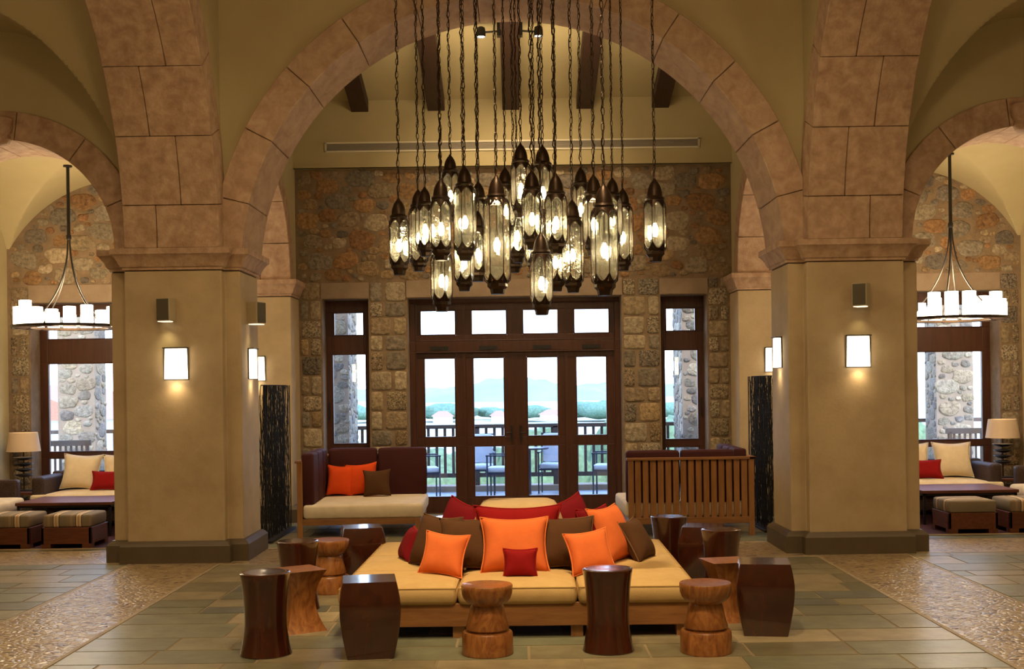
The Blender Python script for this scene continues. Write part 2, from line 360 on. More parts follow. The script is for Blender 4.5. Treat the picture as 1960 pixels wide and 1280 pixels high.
# side walls above the arches running front to back
def zs(y):
    if y < 5.8: return 0
    if y < 11.7: return arcz(y, 8.67, 3.12, 2.95)
    if y < 12.62: return 3.03
    return arcz(y, 13.81, 1.40, 3.03) if y < 15 else 3.03
for s, nm in ((-1, 'wall_left_nave'), (1, 'wall_right_nave')):
    w = MB()
    a, b = sorted((s * 2.86, s * 3.70)); arch_wall(w, 'y', 4.6, 11.77, a, b, zs, 7.05, .05)
    a, b = sorted((s * 2.82, s * 3.70)); arch_wall(w, 'y', 12.53, 15.56, a, b, zs, 7.05, .04)
    struct(w.build(nm, M_CREAM, smooth=25))
    w = MB(); w.box(s * 9, -2, 0, s * 9.2, 12, 7.05); w.box(s * 6.56, 12.53, 0, s * 6.9, 15.56, 4.6)
    struct(w.build('wall_left' if s < 0 else 'wall_right', M_CREAM))
w = MB(); w.box(-9.2, -2.2, 0, 9.2, -2, 7.05); struct(w.build('wall_front', M_CREAM))
# ceilings
c = MB(); c.box(-9.2, -2.2, 7.05, 9.2, 12.6, 7.25)
zc_ = lambda y: 5.33 + (15.56 - y) * .25
c.loft([[(-2.9, y, zc_(y)), (2.9, y, zc_(y)), (2.9, y, zc_(y) + .15), (-2.9, y, zc_(y) + .15)] for y in (12.4, 15.7)], m=0)
struct(c.build('ceiling', M_CREAM))
for s in (-1, 1):   # aisle vaults
    v = MB(); n = 150
    X = [3.4 + 3.2 * i / n for i in range(n + 1)]; Y = [12.5 + 3.08 * i / n for i in range(n + 1)]
    z = lambda x, y: max(2.66 + sqrt(max(.01, 1.75 ** 2 - (x - 5) ** 2)), 2.66 + sqrt(max(.01, 1.75 ** 2 - (y - 14.03) ** 2)))
    v.loft([[(s * x, y, z(x, y)) for x in X] + [(s * x, y, 4.7) for x in X[::-1]] for y in Y], m=0)
    struct(v.build('ceiling_left_vault' if s < 0 else 'ceiling_right_vault', M_CREAM, smooth=22))
    v = MB(); n = 40   # higher cross vault of the aisle in front of the arcade
    n = 120; xs = [3.69 + 2.66 * i / n for i in range(n + 1)]; ys = [4.6 + 7.2 * i / 240 for i in range(241)]
    ze = lambda x: 3.0 + 2.2 * sqrt(max(0, 1 - ((x - 5) / 1.33) ** 2))
    zy = lambda y: 2.95 + sqrt(max(.0, 3.14 ** 2 - (y - 8.67) ** 2))
    v.loft([[(s * x, y, max(ze(x), zy(y))) for x in xs] + [(s * x, y, 6.6) for x in xs[::-1]] for y in ys], m=0)
    struct(v.build('ceiling_left_barrel' if s < 0 else 'ceiling_right_barrel', M_CREAM, smooth=25))

# back wall -------------------------------------------------------
bw = MB(); Yw = 15.55
def wseg(x0, x1, z0, z1): bw.box(x0, Yw, z0, x1, Yw + .5, z1, 0)
OP = [(-6.27, -3.9), (-2.49, -1.89), (-1.385, 1.385), (1.89, 2.49), (3.9, 6.27)]
edges = [-6.9] + [e for o in OP for e in o] + [6.9]
for i in range(0, len(edges), 2): wseg(edges[i], edges[i + 1], 0, 2.82)
wseg(-6.9, 6.9, 2.82, 4.8)
def lun(x, z):
    a = abs(x)
    if a > 2.80 and a < 3.75: return False
    if a < 2.8: return z < 4.48
    if a > 6.54: return False
    return (x - math.copysign(5, x)) ** 2 + (z - 2.66) ** 2 < 1.76 ** 2
rubble(bw, -2.8, 2.8, 3.07, 4.6, Yw, lambda x, z: lun(x, z) and z > 3.06)
for s in (-1, 1): 
    a, b = sorted((s * 3.72, s * 6.55)); rubble(bw, a, b, 3.07, 4.5, Yw, lambda x, z: lun(x, z) and z > 3.06)
for a, b, q in ((-6.55, -6.29, 1), (-2.80, -2.51, 1), (-1.87, -1.405, 0), (1.405, 1.87, 0), (2.51, 2.80, -1), (6.29, 6.55, -1)):
    ashlar(bw, a, b, .02, 3.04, Yw, q, .55 if q else .3)
for a, b in OP:   # stone lintels
    e = .03; bw.box(a - e + .02, Yw - .02, 2.83, b + e - .02, Yw + .3, 3.05 if b - a > 1 else 3.03, 3)
struct(bw.build('wall_back', [M_MORTAR, M_STONE, M_PITTED, M_LINTEL], smooth=50, recalc=True))
w = MB(); w.box(-2.82, 15.44, 4.50, 2.82, 15.7, 7.0); w.box(-2.82, 15.42, 4.50, 2.82, 15.5, 4.535)
struct(w.build('wall_back_upper', M_CREAM))

# ------------------------------------------------------------------ pillars
def cross(d, x0=2.67, x1=3.93, xi0=2.825, xi1=3.765, ya=11.60, yb=11.72, yc=12.50, yd=12.62, s=1):
    p = [(xi0 - d, ya - d), (xi1 + d, ya - d), (xi1 + d, yb - d), (x1 + d, yb - d), (x1 + d, yc + d), (xi1 + d, yc + d), (xi1 + d, yd + d), (xi0 - d, yd + d), (xi0 - d, yc + d), (x0 - d, yc + d), (x0 - d, yb - d), (xi0 - d, yb - d)]
    return [(s * x, y) for x, y in p]
CAPP = [(.0, 2.828), (.012, 2.83), (.014, 2.85), (.03, 2.86), (.042, 2.885), (.050, 2.91), (.075, 2.945), (.092, 2.965), (.105, 2.975), (.105, 3.03)]
PLP = [(.062, 0), (.062, .165), (.055, .175), (.045, .19), (.028, .20), (.02, .21), (.0, .213)]
for s in (-1, 1):
    side = 'left' if s < 0 else 'right'
    t = thing('pillar', 'plastered cross-shaped pillar with stone capital, %s of the big arch' % side, 'pillar', (s * 3.28, 12.1, 0), 0, 'front pillars of the big arch')
    off = (-s * 3.28, -12.1, 0)
    b = MB(); b.loft([[(x, y, z) for x, y in cross(0, s=s)] for z in (.1, 2.82)]); o = b.build('shaft', M_PLASTER, t, bevel=.012, loc=off)
    b = MB(); b.loft([[(x, y, z) for x, y in cross(d, s=s)] for d, z in CAPP]); b.build('capital', M_TRAV, t, smooth=30, loc=off)
    b = MB(); b.loft([[(x, y, z) for x, y in cross(-.012, s=s)] for z in (2.815, 2.84)]); b.build('joint', M_JOINT, t, loc=off)
    b = MB(); b.loft([[(x, y, z) for x, y in cross(d, s=s)] for d, z in PLP]); b.build('plinth', M_PLINTH, t, smooth=30, loc=off)
    b = MB()   # impost masonry above the capital
    b.box(s * 2.84, 11.70, 3.03, s * 3.72, 12.60, 3.5); b.box(s * 2.69, 11.74, 3.03, s * 3.88, 12.48, 3.30)
    b.build('impost', M_TRAV, t, bevel=.008, loc=off)
    # pilaster against the back wall
    t = thing('pilaster', 'plastered pilaster against the stone wall on the %s, behind the front pillar' % side, 'pillar', (s * 3.28, 15.27, 0), 0, 'pilasters on the back wall')
    off = (-s * 3.28, -15.27, 0)
    rect = lambda d: [(s * (2.79 - d), 15.0 - d), (s * (3.77 + d), 15.0 - d), (s * (3.77 + d), 15.56), (s * (2.79 - d), 15.56)]
    b = MB(); b.loft([[(x, y, z) for x, y in rect(0)] for z in (.1, 2.82)]); b.build('shaft', M_PLASTER, t, bevel=.01, loc=off)
    b = MB(); b.loft([[(x, y, z) for x, y in rect(d * .85)] for d, z in CAPP]); b.build('capital', M_TRAV, t, smooth=30, loc=off)
    b = MB(); b.loft([[(x, y, z) for x, y in rect(d)] for d, z in PLP]); b.build('plinth', M_PLINTH, t, smooth=30, loc=off)

# ------------------------------------------------------------------ stone arches
def voussoirs(mb, core, axis, c, zc, r0, r1, t0, t1, angs, gap=.006, split=None, s=1, cap=0):
    P = (lambda u, t, z: (u, t, z)) if axis == 'x' else (lambda u, t, z: (t, u, z))
    rm = r1
    for i in range(len(angs) - 1):
        a0, a1 = R(angs[i]), R(angs[i + 1]); g = gap / r0
        n = max(2, int((a1 - a0) / R(3)))
        cuts = [(t0, t1)]
        if split:
            f = split[i % len(split)]; q = t0 + (t1 - t0) * f; cuts = [(t0, q - gap / 2), (q + gap / 2, t1)]
        for ta, tb in cuts:
            rings = []
            for k in range(n + 1):
                a = a0 + g / 2 + (a1 - a0 - g) * k / n
                u0, z0, u1, z1 = c + r0 * cos(a), zc + r0 * sin(a), c + r1 * cos(a), zc + r1 * sin(a)
                if cap: z1 = min(z1, cap)
                rings.append([P(u0, ta, z0), P(u0, tb, z0), P(u1, tb, z1), P(u1, ta, z1)])
            mb.loft(rings)
    rings = []; e = .018; n = 90
    for k in range(n + 1):
        a = R(angs[0]) + R(angs[-1] - angs[0]) * k / n
        rings.append([P(c + (r0 + e) * cos(a), t0 + e, zc + (r0 + e) * sin(a)), P(c + (r0 + e) * cos(a), t1 - e, zc + (r0 + e) * sin(a)), P(c + (r1 - e) * cos(a), t1 - e, zc + (r1 - e) * sin(a)), P(c + (r1 - e) * cos(a), t0 + e, zc + (r1 - e) * sin(a))])
    core.loft(rings)
def make_arch(label, axis, c, zc, r0, r1, t0, t1, angs, loc, split=None, m=M_TRAV, kind='stone arches of the hall', keystone=None):
    t = thing('stone_arch', label, 'arch', loc, 0, kind); off = tuple(-q for q in loc)
    a, k = MB(), MB(); t0, t1 = sorted((t0, t1)); voussoirs(a, k, axis, c, zc, r0, r1, t0, t1, angs, split=split)
    a.build('voussoir_ring', m, t, smooth=30, bevel=.006, seg=1, loc=off); k.build('mortar_core', M_JOINT, t, loc=off)
    return t
s0 = math.degrees(math.asin(.20 / 2.65))
make_arch('big round stone arch in the middle, over the lantern cluster', 'x', 0, 2.83, 2.65, 2.95, 11.71, 12.60, [s0, 14, 28, 42, 56, 70, 83, 97, 110, 124, 138, 152, 166, 180 - s0], (0, 12.15, 3.03), m=M_TRAVV)
for s in (-1, 1):
    side = 'left' if s < 0 else 'right'
    c_ = s * 5.0
    t = make_arch('small round stone arch over the %s seating bay, beside the front pillar' % side, 'x', c_, 3.03, 1.105, 1.385, 11.73, 12.58, [0, 23, 53, 83, 97, 127, 157, 180], (c_, 12.15, 3.03))
    b = MB(); b.lathe([(0, -.17), (.06, -.165), (.10, -.14), (.115, -.10), (.10, -.06), (.12, -.03), (.135, 0), (.135, .10), (0, .1)], 24); b.build('keystone_boss', M_TRAV, t, smooth=40, loc=(0, -.45, 1.20))
    make_arch('stone arch band rising from the %s front pillar towards the viewer' % side, 'y', 8.67, 2.95, 2.85, 3.20, s * 2.825, s * 3.735, [1.6, 9.8, 22.8, 36, 49.5, 63.5, 78, 102, 116.5, 130.5, 144, 157.2, 170.2, 178], (s * 3.28, 8.67, 3.03), split=(.35, .62, .36, .64) if s < 0 else (.65, .38, .64, .36))
    make_arch('lit stone arch behind the %s front pillar, joining it to the back wall' % side, 'y', 13.81, 3.03, 1.19, 1.43, s * 2.79, s * 3.735, [0, 22, 50, 78, 102, 130, 158, 180], (s * 3.28, 13.81, 3.03), split=(.6, .35))

# ------------------------------------------------------------------ beams, vent, spots
bl = ['second from left', 'leftmost', 'in the centre carrying two spotlights', 'second from right', 'rightmost']
BX = [-1.94, -.96, 0.0, .95, 1.92]; BN = ['leftmost of the five', 'second from the left', 'in the centre, with two small spotlights', 'second from the right', 'rightmost of the five']
for x, lb in zip(BX, BN):
    b = MB(); y0, y1 = 12.45, 15.44
    r = lambda y: [(-.11, y - 13.95, zc_(y) - .15 - zc_(13.95)), (.11, y - 13.95, zc_(y) - .15 - zc_(13.95)), (.11, y - 13.95, zc_(y) + .02 - zc_(13.95)), (-.11, y - 13.95, zc_(y) + .02 - zc_(13.95))]
    b.loft([r(y0), r(y1)]); o = b.build('ceiling_beam', M_BEAMW, bevel=.008, loc=(x - .01, 13.95, zc_(13.95)))
    tag(o, 'dark wooden ceiling beam under the sloping plaster, ' + lb, 'beam', 'sloping ceiling beams')
for s in (-1, 1):
    y = 13.6; t = thing('spotlight', 'small swivel spotlight on the %s side of the middle ceiling beam' % ('left' if s < 0 else 'right'), 'spotlight', (s * .10 - .01, y, zc_(y) - .10), 0, 'spotlights on the middle beam')
    b = MB(); b.box(0, -.05, -.10, s * .045, .05, .05); b.tube([(s * .04, 0, -.04), (s * .20, 0, -.05)], .012); b.build('bracket', M_BLACK, t)
    b = MB(); b.lathe([(.02, .075), (.045, .06), (.052, .02), (.052, -.045)], 20, (s * .225, 0, -.06), cap=False); b.build('lamp_head', M_BLACK, t, smooth=40)
    l = light('spotlight_beam', 'SPOT', (s * .225, 0, -.12), 130, WARM2, .04, target=(s * .3, 2.0, -2.4), spot=85, blend=1); l.parent = t
    b = MB(); b.lathe([(0, .005), (.043, 0), (.043, -.012), (0, -.02)], 20, (s * .225, 0, -.085)); b.build('bulb', M_SPOTG, t)
t = thing('air_vent', 'long narrow white air vent grille above the rubble stone wall', 'vent', (0, 15.44, 4.76))
b = MB(); b.box(-2.41, -.02, -.065, 2.41, 0, -.045); b.box(-2.41, -.02, .045, 2.41, 0, .065); b.box(-2.41, -.02, -.06, -2.385, 0, .06); b.box(2.385, -.02, -.06, 2.41, 0, .06)
b.build('frame', M_VENT, t)
b = MB(); b.box(-2.4, -.003, -.05, 2.4, 0, .05)
for k in range(5): b.box(-2.39, -.014, -.04 + k * .019, 2.39, -.004, -.034 + k * .019)
for k in range(1, 15): b.box(-2.39 + k * .319, -.017, -.05, -2.385 + k * .319, -.003, .05)
b.build('grille', M_VENTD, t)

# ------------------------------------------------------------------ doors and windows
YD = 15.86
def frame_panel(mb, x0, x1, z0, z1, panes, y=YD, th=.07):
    """solid wood panel with rectangular holes"""
    xs = sorted({x0, x1} | {p[0] for p in panes} | {p[1] for p in panes}); zs_ = sorted({z0, z1} | {p[2] for p in panes} | {p[3] for p in panes})
    for i in range(len(xs) - 1):
        for j in range(len(zs_) - 1):
            cx, cz = (xs[i] + xs[i + 1]) / 2, (zs_[j] + zs_[j + 1]) / 2
            if any(p[0] < cx < p[1] and p[2] < cz < p[3] for p in panes): continue
            mb.box(xs[i], y, zs_[j], xs[i + 1], y + th, zs_[j + 1])
    for p in panes:   # moulded bead round each pane
        q = .012
        for a in ((p[0], p[0] + q, p[2], p[3]), (p[1] - q, p[1], p[2], p[3]), (p[0], p[1], p[2], p[2] + q), (p[0], p[1], p[3] - q, p[3])):
            mb.box(a[0], y - .006, a[2], a[1], y + .05, a[3])
def pane_obj(parent, p, y=YD, off=(0, 0, 0)):
    b = MB(); b.box(p[0] - .004, y + .028, p[2] - .004, p[1] + .004, y + .036, p[3] + .004); b.build('pane', M_GLASS, parent, loc=off)
# casing of the big door, transoms, four leaves
d0 = D.objects.new('door_1', None); COL.objects.link(d0); d0.location = (0, YD, 0); struct(d0); off = (0, -YD, 0)
b = MB(); frame_panel(b, -1.385, 1.385, 0, 2.83, [(-1.31, 1.31, .0, 2.13), (-1.31, 1.31, 2.27, 2.77)], y=YD - .05, th=.16); b.build('door_casing', M_DOORW, d0, loc=off, bevel=.006)
TP = [(-1.25, -.78), (-.575, -.105), (.105, .575), (.78, 1.25)]
for k, (a, e) in enumerate(TP):
    x0, x1 = [(-1.31, -.68), (-.68, 0), (0, .68), (.68, 1.31)][k]
    b = MB(); frame_panel(b, x0 + .001, x1 - .001, 2.268, 2.772, [(a, e, 2.35, 2.68)]); f = b.build('transom_light', M_DOORW, d0, loc=off, bevel=.004); pane_obj(f, (a, e, 2.35, 2.68))
LP = [(-1.205, -.79), (-.56, -.145), (.15, .565), (.80, 1.21)]
for k, (a, e) in enumerate(LP):
    x0, x1 = [(-1.31, -.675), (-.675, 0), (0, .675), (.675, 1.31)][k]; P_ = [(a, e, .21, .885), (a, e, 1.0, 2.05)]
    b = MB(); frame_panel(b, x0 + .001, x1 - .001, .005, 2.132, P_, y=YD + .01); f = b.build('door_leaf', M_DOORW, d0, loc=off, bevel=.004)
    for p in P_: pane_obj(f, p, y=YD + .01)
    if k: b = MB(); b.box(x0 - .02, YD - .012, .01, x0 + .02, YD + .012, 2.125); b.box(x0 - .02, YD - .012, 2.275, x0 + .02, YD + .002, 2.765); b.box(x0 - .015, YD + .068, .01, x0 + .015, YD + .09, 2.76); b.build('cover_strip', M_DOORW, d0, loc=off)
    b = MB(); cx = (a + e) / 2; b.box(cx - .12, YD - .065, 2.15, cx + .12, YD - .045, 2.20); b.box(cx - .05, YD - .075, 2.16, cx + .05, YD - .05, 2.19); b.build('door_closer', M_BLACK, d0, loc=off)
for s in (-1, 1):
    b = MB(); b.box(s * .06 - .012, YD - .02, .95, s * .06 + .012, YD + .012, 1.15); b.tube([(s * .06, YD - .04, 1.05), (s * .13, YD - .04, 1.05)], .009); b.build('door_handle', M_BLACK, d0, loc=off)
n_ = 1
for s in (-1, 1):
    d = D.objects.new('window_%d' % n_, None); COL.objects.link(d); d.location = (s * 2.19, YD, 0); struct(d); off = (-s * 2.19, -YD, 0)
    cx = s * 2.19; A, B_ = cx - .30, cx + .30
    ps = [(cx - .20, cx + .20, 2.36, 2.67), (cx - .225, cx + .225, .93, 2.12), (cx - .225, cx + .225, .2, .84)]
    b = MB(); frame_panel(b, A, B_, 0, 2.83, ps); b.build('window_frame', M_DOORW, d, loc=off, bevel=.004)
    for p in ps: pane_obj(d, p, off=off)
    b = MB(); b.box(cx + s * .262 - .008, YD - .03, 1.25, cx + s * .262 + .008, YD - .005, 1.48); b.build('window_handle', M_BLACK, d, loc=off)
    n_ += 1
for s in (-1, 1):
    d = D.objects.new('window_%d' % n_, None); COL.objects.link(d); d.location = (s * 5.085, YD, 0); struct(d); off = (-s * 5.085, -YD, 0)
    A, B_ = sorted((s * 3.9, s * 6.27)); c0 = (A + B_) / 2
    ps = []
    for a, e in ((A + .10, c0 - .06), (c0 + .06, B_ - .10)): ps += [(a, e, 2.36, 2.67), (a, e, .875, 2.05), (a, e, .1, .80)]
    b = MB(); frame_panel(b, A, B_, 0, 2.83, ps); b.build('window_frame', M_DOORW, d, loc=off, bevel=.004)
    for p in ps: pane_obj(d, p, off=off)
    n_ += 1

# ------------------------------------------------------------------ sconces and speakers
def sconce(label, loc, rz):
    t = thing('wall_sconce', label, 'wall lamp', loc, rz, 'glowing wall sconces')
    b = MB(); b.box(-.118, -.012, -.155, .118, 0, .155); b.box(-.118, -.062, .145, .118, 0, .155); b.build('back_plate', M_BLACK, t)
    b = MB(); n = 16; rings = []
    for z, k in ((-.15, 1.0), (-.05, .98), (.05, .96), (.14, .94)):
        rings.append([(.112 * k * cos(pi * j / n), -.012 - .050 * k * sin(pi * j / n) ** .7, z) for j in range(n + 1)])
    b.loft(rings); b.build('diffuser', M_SCON, t, smooth=40)
    l = light('sconce_light', 'SPOT', (0, -.06, -.16), 3.5, WARM2, .04, rot=(R(10), 0, 0), spot=140, blend=1); l.parent = t
    return t
def speaker(label, loc, rz, tilt=0):
    t = thing('wall_speaker', label, 'speaker', loc, rz, 'small wall speakers')
    b = MB(); b.loft([[(-.085, -.13, z), (.055, -.165, z), (.085, -.05, z), (.03, -.0, z), (-.05, -.0, z)] for z in (-.11, .11)]); b.build('cabinet', M_GREYP, t, bevel=.008)
    b = MB(); b.loft([[(-.076, -.1345, z), (.046, -.1655, z), (.047, -.168, z), (-.075, -.138, z)] for z in (-.10, .10)]); b.build('grille', M_GRILL, t)
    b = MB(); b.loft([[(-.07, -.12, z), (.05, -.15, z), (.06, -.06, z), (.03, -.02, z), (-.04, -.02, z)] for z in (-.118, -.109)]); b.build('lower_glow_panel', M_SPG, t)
    l = light('speaker_downlight', 'SPOT', (0, -.08, -.13), 2.5, (1, .85, .45), .03, rot=(0, 0, 0), spot=100, blend=1); l.parent = t
    return t
sconce('glowing wall sconce on the front face of the left pillar', (-3.27, 11.60, 1.925), 0)
sconce('glowing wall sconce on the front face of the right pillar', (3.31, 11.60, 1.955), 0)
sconce('glowing wall sconce on the inner side face of the left front pillar', (-2.67, 12.12, 1.925), R(90))
sconce('glowing wall sconce on the inner side face of the right front pillar', (2.67, 12.12, 1.965), R(-90))
sconce('glowing wall sconce on the back-wall pilaster, above the left black screen', (-3.235, 15.0, 1.93), 0)
sconce('glowing wall sconce on the back-wall pilaster, above the right black screen', (3.235, 15.0, 1.955), 0)
speaker('small box speaker high on the front face of the left pillar', (-3.34, 11.60, 2.44), R(0))
q = speaker('small box speaker high on the front face of the right pillar', (3.335, 11.60, 2.49), R(-20)); q.location = (3.345, 11.57, 2.49)
speaker('small box speaker on the inner side face of the left front pillar', (-2.67, 12.05, 2.43), R(78))
speaker('small box speaker on the outer side face of the left front pillar', (-3.90, 12.1, 2.43), R(-100))
speaker('small box speaker on the outer side face of the right front pillar', (3.90, 12.1, 2.46), R(100))

# ------------------------------------------------------------------ lace screens
def screen(label, x, y0, y1, h, seed):
    r = random.Random(seed); t = thing('black_screen', label, 'screen', (x, (y0 + y1) / 2, 0), 0, 'black lace screens'); L = (y1 - y0) / 2
    b = MB(); b.box(-.10, -L, 0, .10, L, .03); b.build('base', M_BLACK, t, bevel=.005)
    b = MB()
    for k in range(190):
        yy = r.uniform(-L, L); xx = r.uniform(-.045, .045); n = 13; pth = []
        z0 = .02 if r.random() < .8 else r.uniform(.02, .6); z1 = h - (0 if r.random() < .7 else r.uniform(0, .4))
        for i in range(n): pth.append((xx + r.uniform(-.012, .012), max(-L, min(L, yy + r.uniform(-.018, .018))), z0 + (z1 - z0) * i / (n - 1)))
        b.tube(pth, r.uniform(.0018, .0042), 4)
    for k in range(26):
        z = r.uniform(.1, h - .02); b.tube([(r.uniform(-.03, .03), -L + 2 * L * i / 8, z + r.uniform(-.015, .015)) for i in range(9)], .002, 4)
    for yy in (-L, L):
        for xx in (-.04, .04): b.tube([(xx, yy, .0), (xx, yy, h)], .006, 5)
    b.tube([(0, -L, h), (0, L, h)], .006, 5)
    o = b.build('woven_strands', M_LACE, t); o['kind'] = 'stuff'
screen('tall black woven lace screen standing behind the left front pillar', -2.74, 12.95, 14.35, 1.71, 3)
screen('tall black woven lace screen standing behind the right front pillar', 2.84, 13.3, 14.45, 1.74, 4)

# ------------------------------------------------------------------ pillows
def pillow(name, label, cat, w, h, th, m, pipe, loc, yaw=0, tilt=-15, roll=0, group=None, seed=0, pr=.006):
    b = MB(); n = 18; r = random.Random(seed + 11); V = []; th *= 1.22
    ph = [r.uniform(0, 6) for _ in range(4)]
    def P(u, v, sd):
        e = .085
        x = w / 2 * u * (1 - e * (1 - v * v) * 1.5); z = h / 2 * v * (1 - e * (1 - u * u) * 1.5)
        f = max(0, (1 - u ** 4)) ** .5 * max(0, (1 - v ** 4)) ** .5
        f = f * (.72 + .28 * (1 - (u * u + v * v) / 2))
        wr = .006 * sin(5 * u + ph[0]) * sin(4 * v + ph[1]) * (abs(u) + abs(v)) * .7
        return (x, sd * (th / 2 * f) + wr * f, z + h / 2)
    for sd in (-1, 1):
        b.add([P(-1 + 2 * i / n, -1 + 2 * j / n, sd) for j in range(n + 1) for i in range(n + 1)], [(j * (n + 1) + i, j * (n + 1) + i + 1, (j + 1) * (n + 1) + i + 1, (j + 1) * (n + 1) + i) for j in range(n) for i in range(n)])
    me_o = b.build(name, m, smooth=75, recalc=False)
    bm = bmesh.new(); bm.from_mesh(me_o.data); bmesh.ops.remove_doubles(bm, verts=bm.verts, dist=.0008); bmesh.ops.recalc_face_normals(bm, faces=bm.faces); bm.to_mesh(me_o.data); bm.free()
    me_o.data.shade_smooth()
    me_o.location = loc; me_o.rotation_mode = 'XYZ'
    me_o.rotation_euler = (Matrix.Rotation(R(yaw), 3, 'Z') @ Matrix.Rotation(R(tilt), 3, 'X') @ Matrix.Rotation(R(roll), 3, 'Y')).to_euler()
    tag(me_o, label, cat, group)
    if pipe:
        pth = []
        for k in range(n): pth.append(P(-1 + 2 * k / n, -1, 0))
        for k in range(n): pth.append(P(1, -1 + 2 * k / n, 0))
        for k in range(n): pth.append(P(1 - 2 * k / n, 1, 0))
        for k in range(n): pth.append(P(-1, 1 - 2 * k / n, 0))
        p = MB(); p.tube(pth, pr, 6, closed=True); p.build('piping', pipe, me_o, smooth=60)
    return me_o

# ------------------------------------------------------------------ cushion with soft edges
def cushion_mb(b, x0, y0, z0, x1, y1, z1, r=.04, puff=.015, seed=1, n=14):
    """soft box: superellipsoid-ish rounded block, slightly domed on top"""
    rr = random.Random(seed); p1, p2 = rr.uniform(0, 6), rr.uniform(0, 6)
    cx, cy = (x0 + x1) / 2, (y0 + y1) / 2; wx, wy = (x1 - x0) / 2, (y1 - y0) / 2
    def ring(ins, z):
        pts = []; rc = r * 1.1
        for cxx, cyy, a0 in ((wx, wy, 0), (-wx, wy, 90), (-wx, -wy, 180), (wx, -wy, 270)):
            for k in range(5):
                a = R(a0 + 22.5 * k); sx = cxx - math.copysign(rc, cxx); sy = cyy - math.copysign(rc, cyy)
                pts.append((cx + sx + (rc - ins) * cos(a), cy + sy + (rc - ins) * sin(a), z))
        return pts
    prof = [(r * .8, z0), (r * .25, z0 + r * .25), (0, z0 + r * .8), (-.004, (z0 + z1) / 2), (0, z1 - r * .8), (r * .25, z1 - r * .25), (r * .8, z1)]
    b.loft([ring(i, z) for i, z in prof], True, False)
    # domed top grid
    top = ring(r * .8, z1); ins = lambda t: [(cx + (x - cx) * t, cy + (y - cy) * t, z1 + puff * (1 - t ** 3) + .004 * sin(9 * x * t + p1) * sin(8 * y * t + p2) * (1 - t)) for x, y, z in top]
    b.loft([top, ins(.93), ins(.8), ins(.55), ins(.25)], False, True)

# ------------------------------------------------------------------ central daybed
def box_seg(b, *a): b.box(*a)
SX, SY, SW, SD = 0.0, 9.07, 1.185, 1.20   # centre and half sizes
cb = thing('square_daybed', 'large square island daybed with sand cushions on a low wooden platform, centre of the hall', 'sofa', (0.01, SY, 0), R(-.8))
b = MB()
e = .03
b.box(-SW + e, -SD + e, .08, SW - e, -SD + e + .05, .235); b.box(-SW + e, SD - e - .05, .08, SW - e, SD - e, .235)
b.box(-SW + e, -SD + e, .08, -SW + e + .05, SD - e, .235); b.box(SW - e - .05, -SD + e, .08, SW - e, SD - e, .235)
b.box(-SW + .08, -SD + .08, .18, SW - .08, SD - .08, .23)
b.build('platform', M_TEAKX, cb, bevel=.006)
for i in range(4):
    for j in range(4):
        if 0 < i < 3 and 0 < j < 3: continue
        x = (-SW + .10, -.39, .39, SW - .10)[i]; y = (-SD + .10, -.40, .40, SD - .10)[j]
        b = MB(); b.box(x - .04, y - .04, 0, x + .04, y + .04, .12); b.build('leg', M_TEAK, cb)
for i in range(3):
    for j in range(3):
        if i == 1 and j == 1: continue
        x0 = -SW + 2 * SW * i / 3; x1 = x0 + 2 * SW / 3; y0 = -SD + 2 * SD * j / 3; y1 = y0 + 2 * SD / 3
        b = MB(); g = .004; cushion_mb(b, x0 + g, y0 + g, .225, x1 - g, y1 - g, .342, .034, .024, seed=i * 3 + j)
        o = b.build('seat_cushion', M_SAND, cb, smooth=60)
        p = MB(); z = .334; q = .010; p.tube([(x0 + q, y0 + q, z), (x1 - q, y0 + q, z), (x1 - q, y1 - q, z), (x0 + q, y1 - q, z)], .0045, 5, closed=True); p.build('piping', M_PIPES, o)
b = MB()   # central raised back block, tapering upwards
def rr_ring(hx, hy, z, rc=.06):
    pts = []
    for sx, sy, a0 in ((1, 1, 0), (-1, 1, 90), (-1, -1, 180), (1, -1, 270)):
        for k in range(6):
            a = R(a0 + 18 * k); pts.append((sx * (hx - rc) + rc * cos(a), sy * (hy - rc) + rc * sin(a), z))
    return pts
b.loft([rr_ring(.385, .385, .23), rr_ring(.385, .385, .45), rr_ring(.345, .345, .62), rr_ring(.30, .30, .74), rr_ring(.275, .275, .775), rr_ring(.23, .23, .795), rr_ring(.12, .12, .80, .05)])
b.build('backrest_block', M_BOLST, cb, smooth=50)

PG = 'cushions on the square daybed'
zt = .352
def pl(*a, **k): return pillow('throw_pillow', *a, group=PG, **k)
pl('large orange square pillow in the middle of the daybed front', 'pillow', .49, .41, .17, M_ORG, M_PIPE, (-.02, 8.40, zt), 1, -24, 0, seed=1)
pl('small red pillow leaning on the large orange one', 'pillow', .235, .20, .09, M_RED, M_PIPER, (.015, 8.17, zt + .002), -2, -12, 0, seed=2)
pl('smaller light-orange pillow leaning on the brown pillow, left front of the daybed', 'pillow', .33, .31, .12, M_ORG, M_PIPE, (-.545, 8.33, zt), -16, -24, 5, seed=3)
pl('smaller light-orange pillow leaning on the brown pillow, right front of the daybed', 'pillow', .33, .31, .12, M_ORG, M_PIPE, (.535, 8.35, zt), 16, -24, -6, seed=4)
pl('large brown pillow left of the big orange one', 'pillow', .47, .39, .16, M_BRN, M_PIPEB, (-.37, 8.56, zt), -14, -22, -2, seed=5)
pl('large brown pillow right of the big orange one', 'pillow', .47, .39, .16, M_BRN, M_PIPEB, (.35, 8.56, zt), 14, -22, 2, seed=6)
pl('large brown pillow at the front left corner, behind the other brown pillow', 'pillow', .44, .40, .14, M_BRN, M_PIPEB, (-.66, 8.72, zt), -46, -24, 0, seed=7)
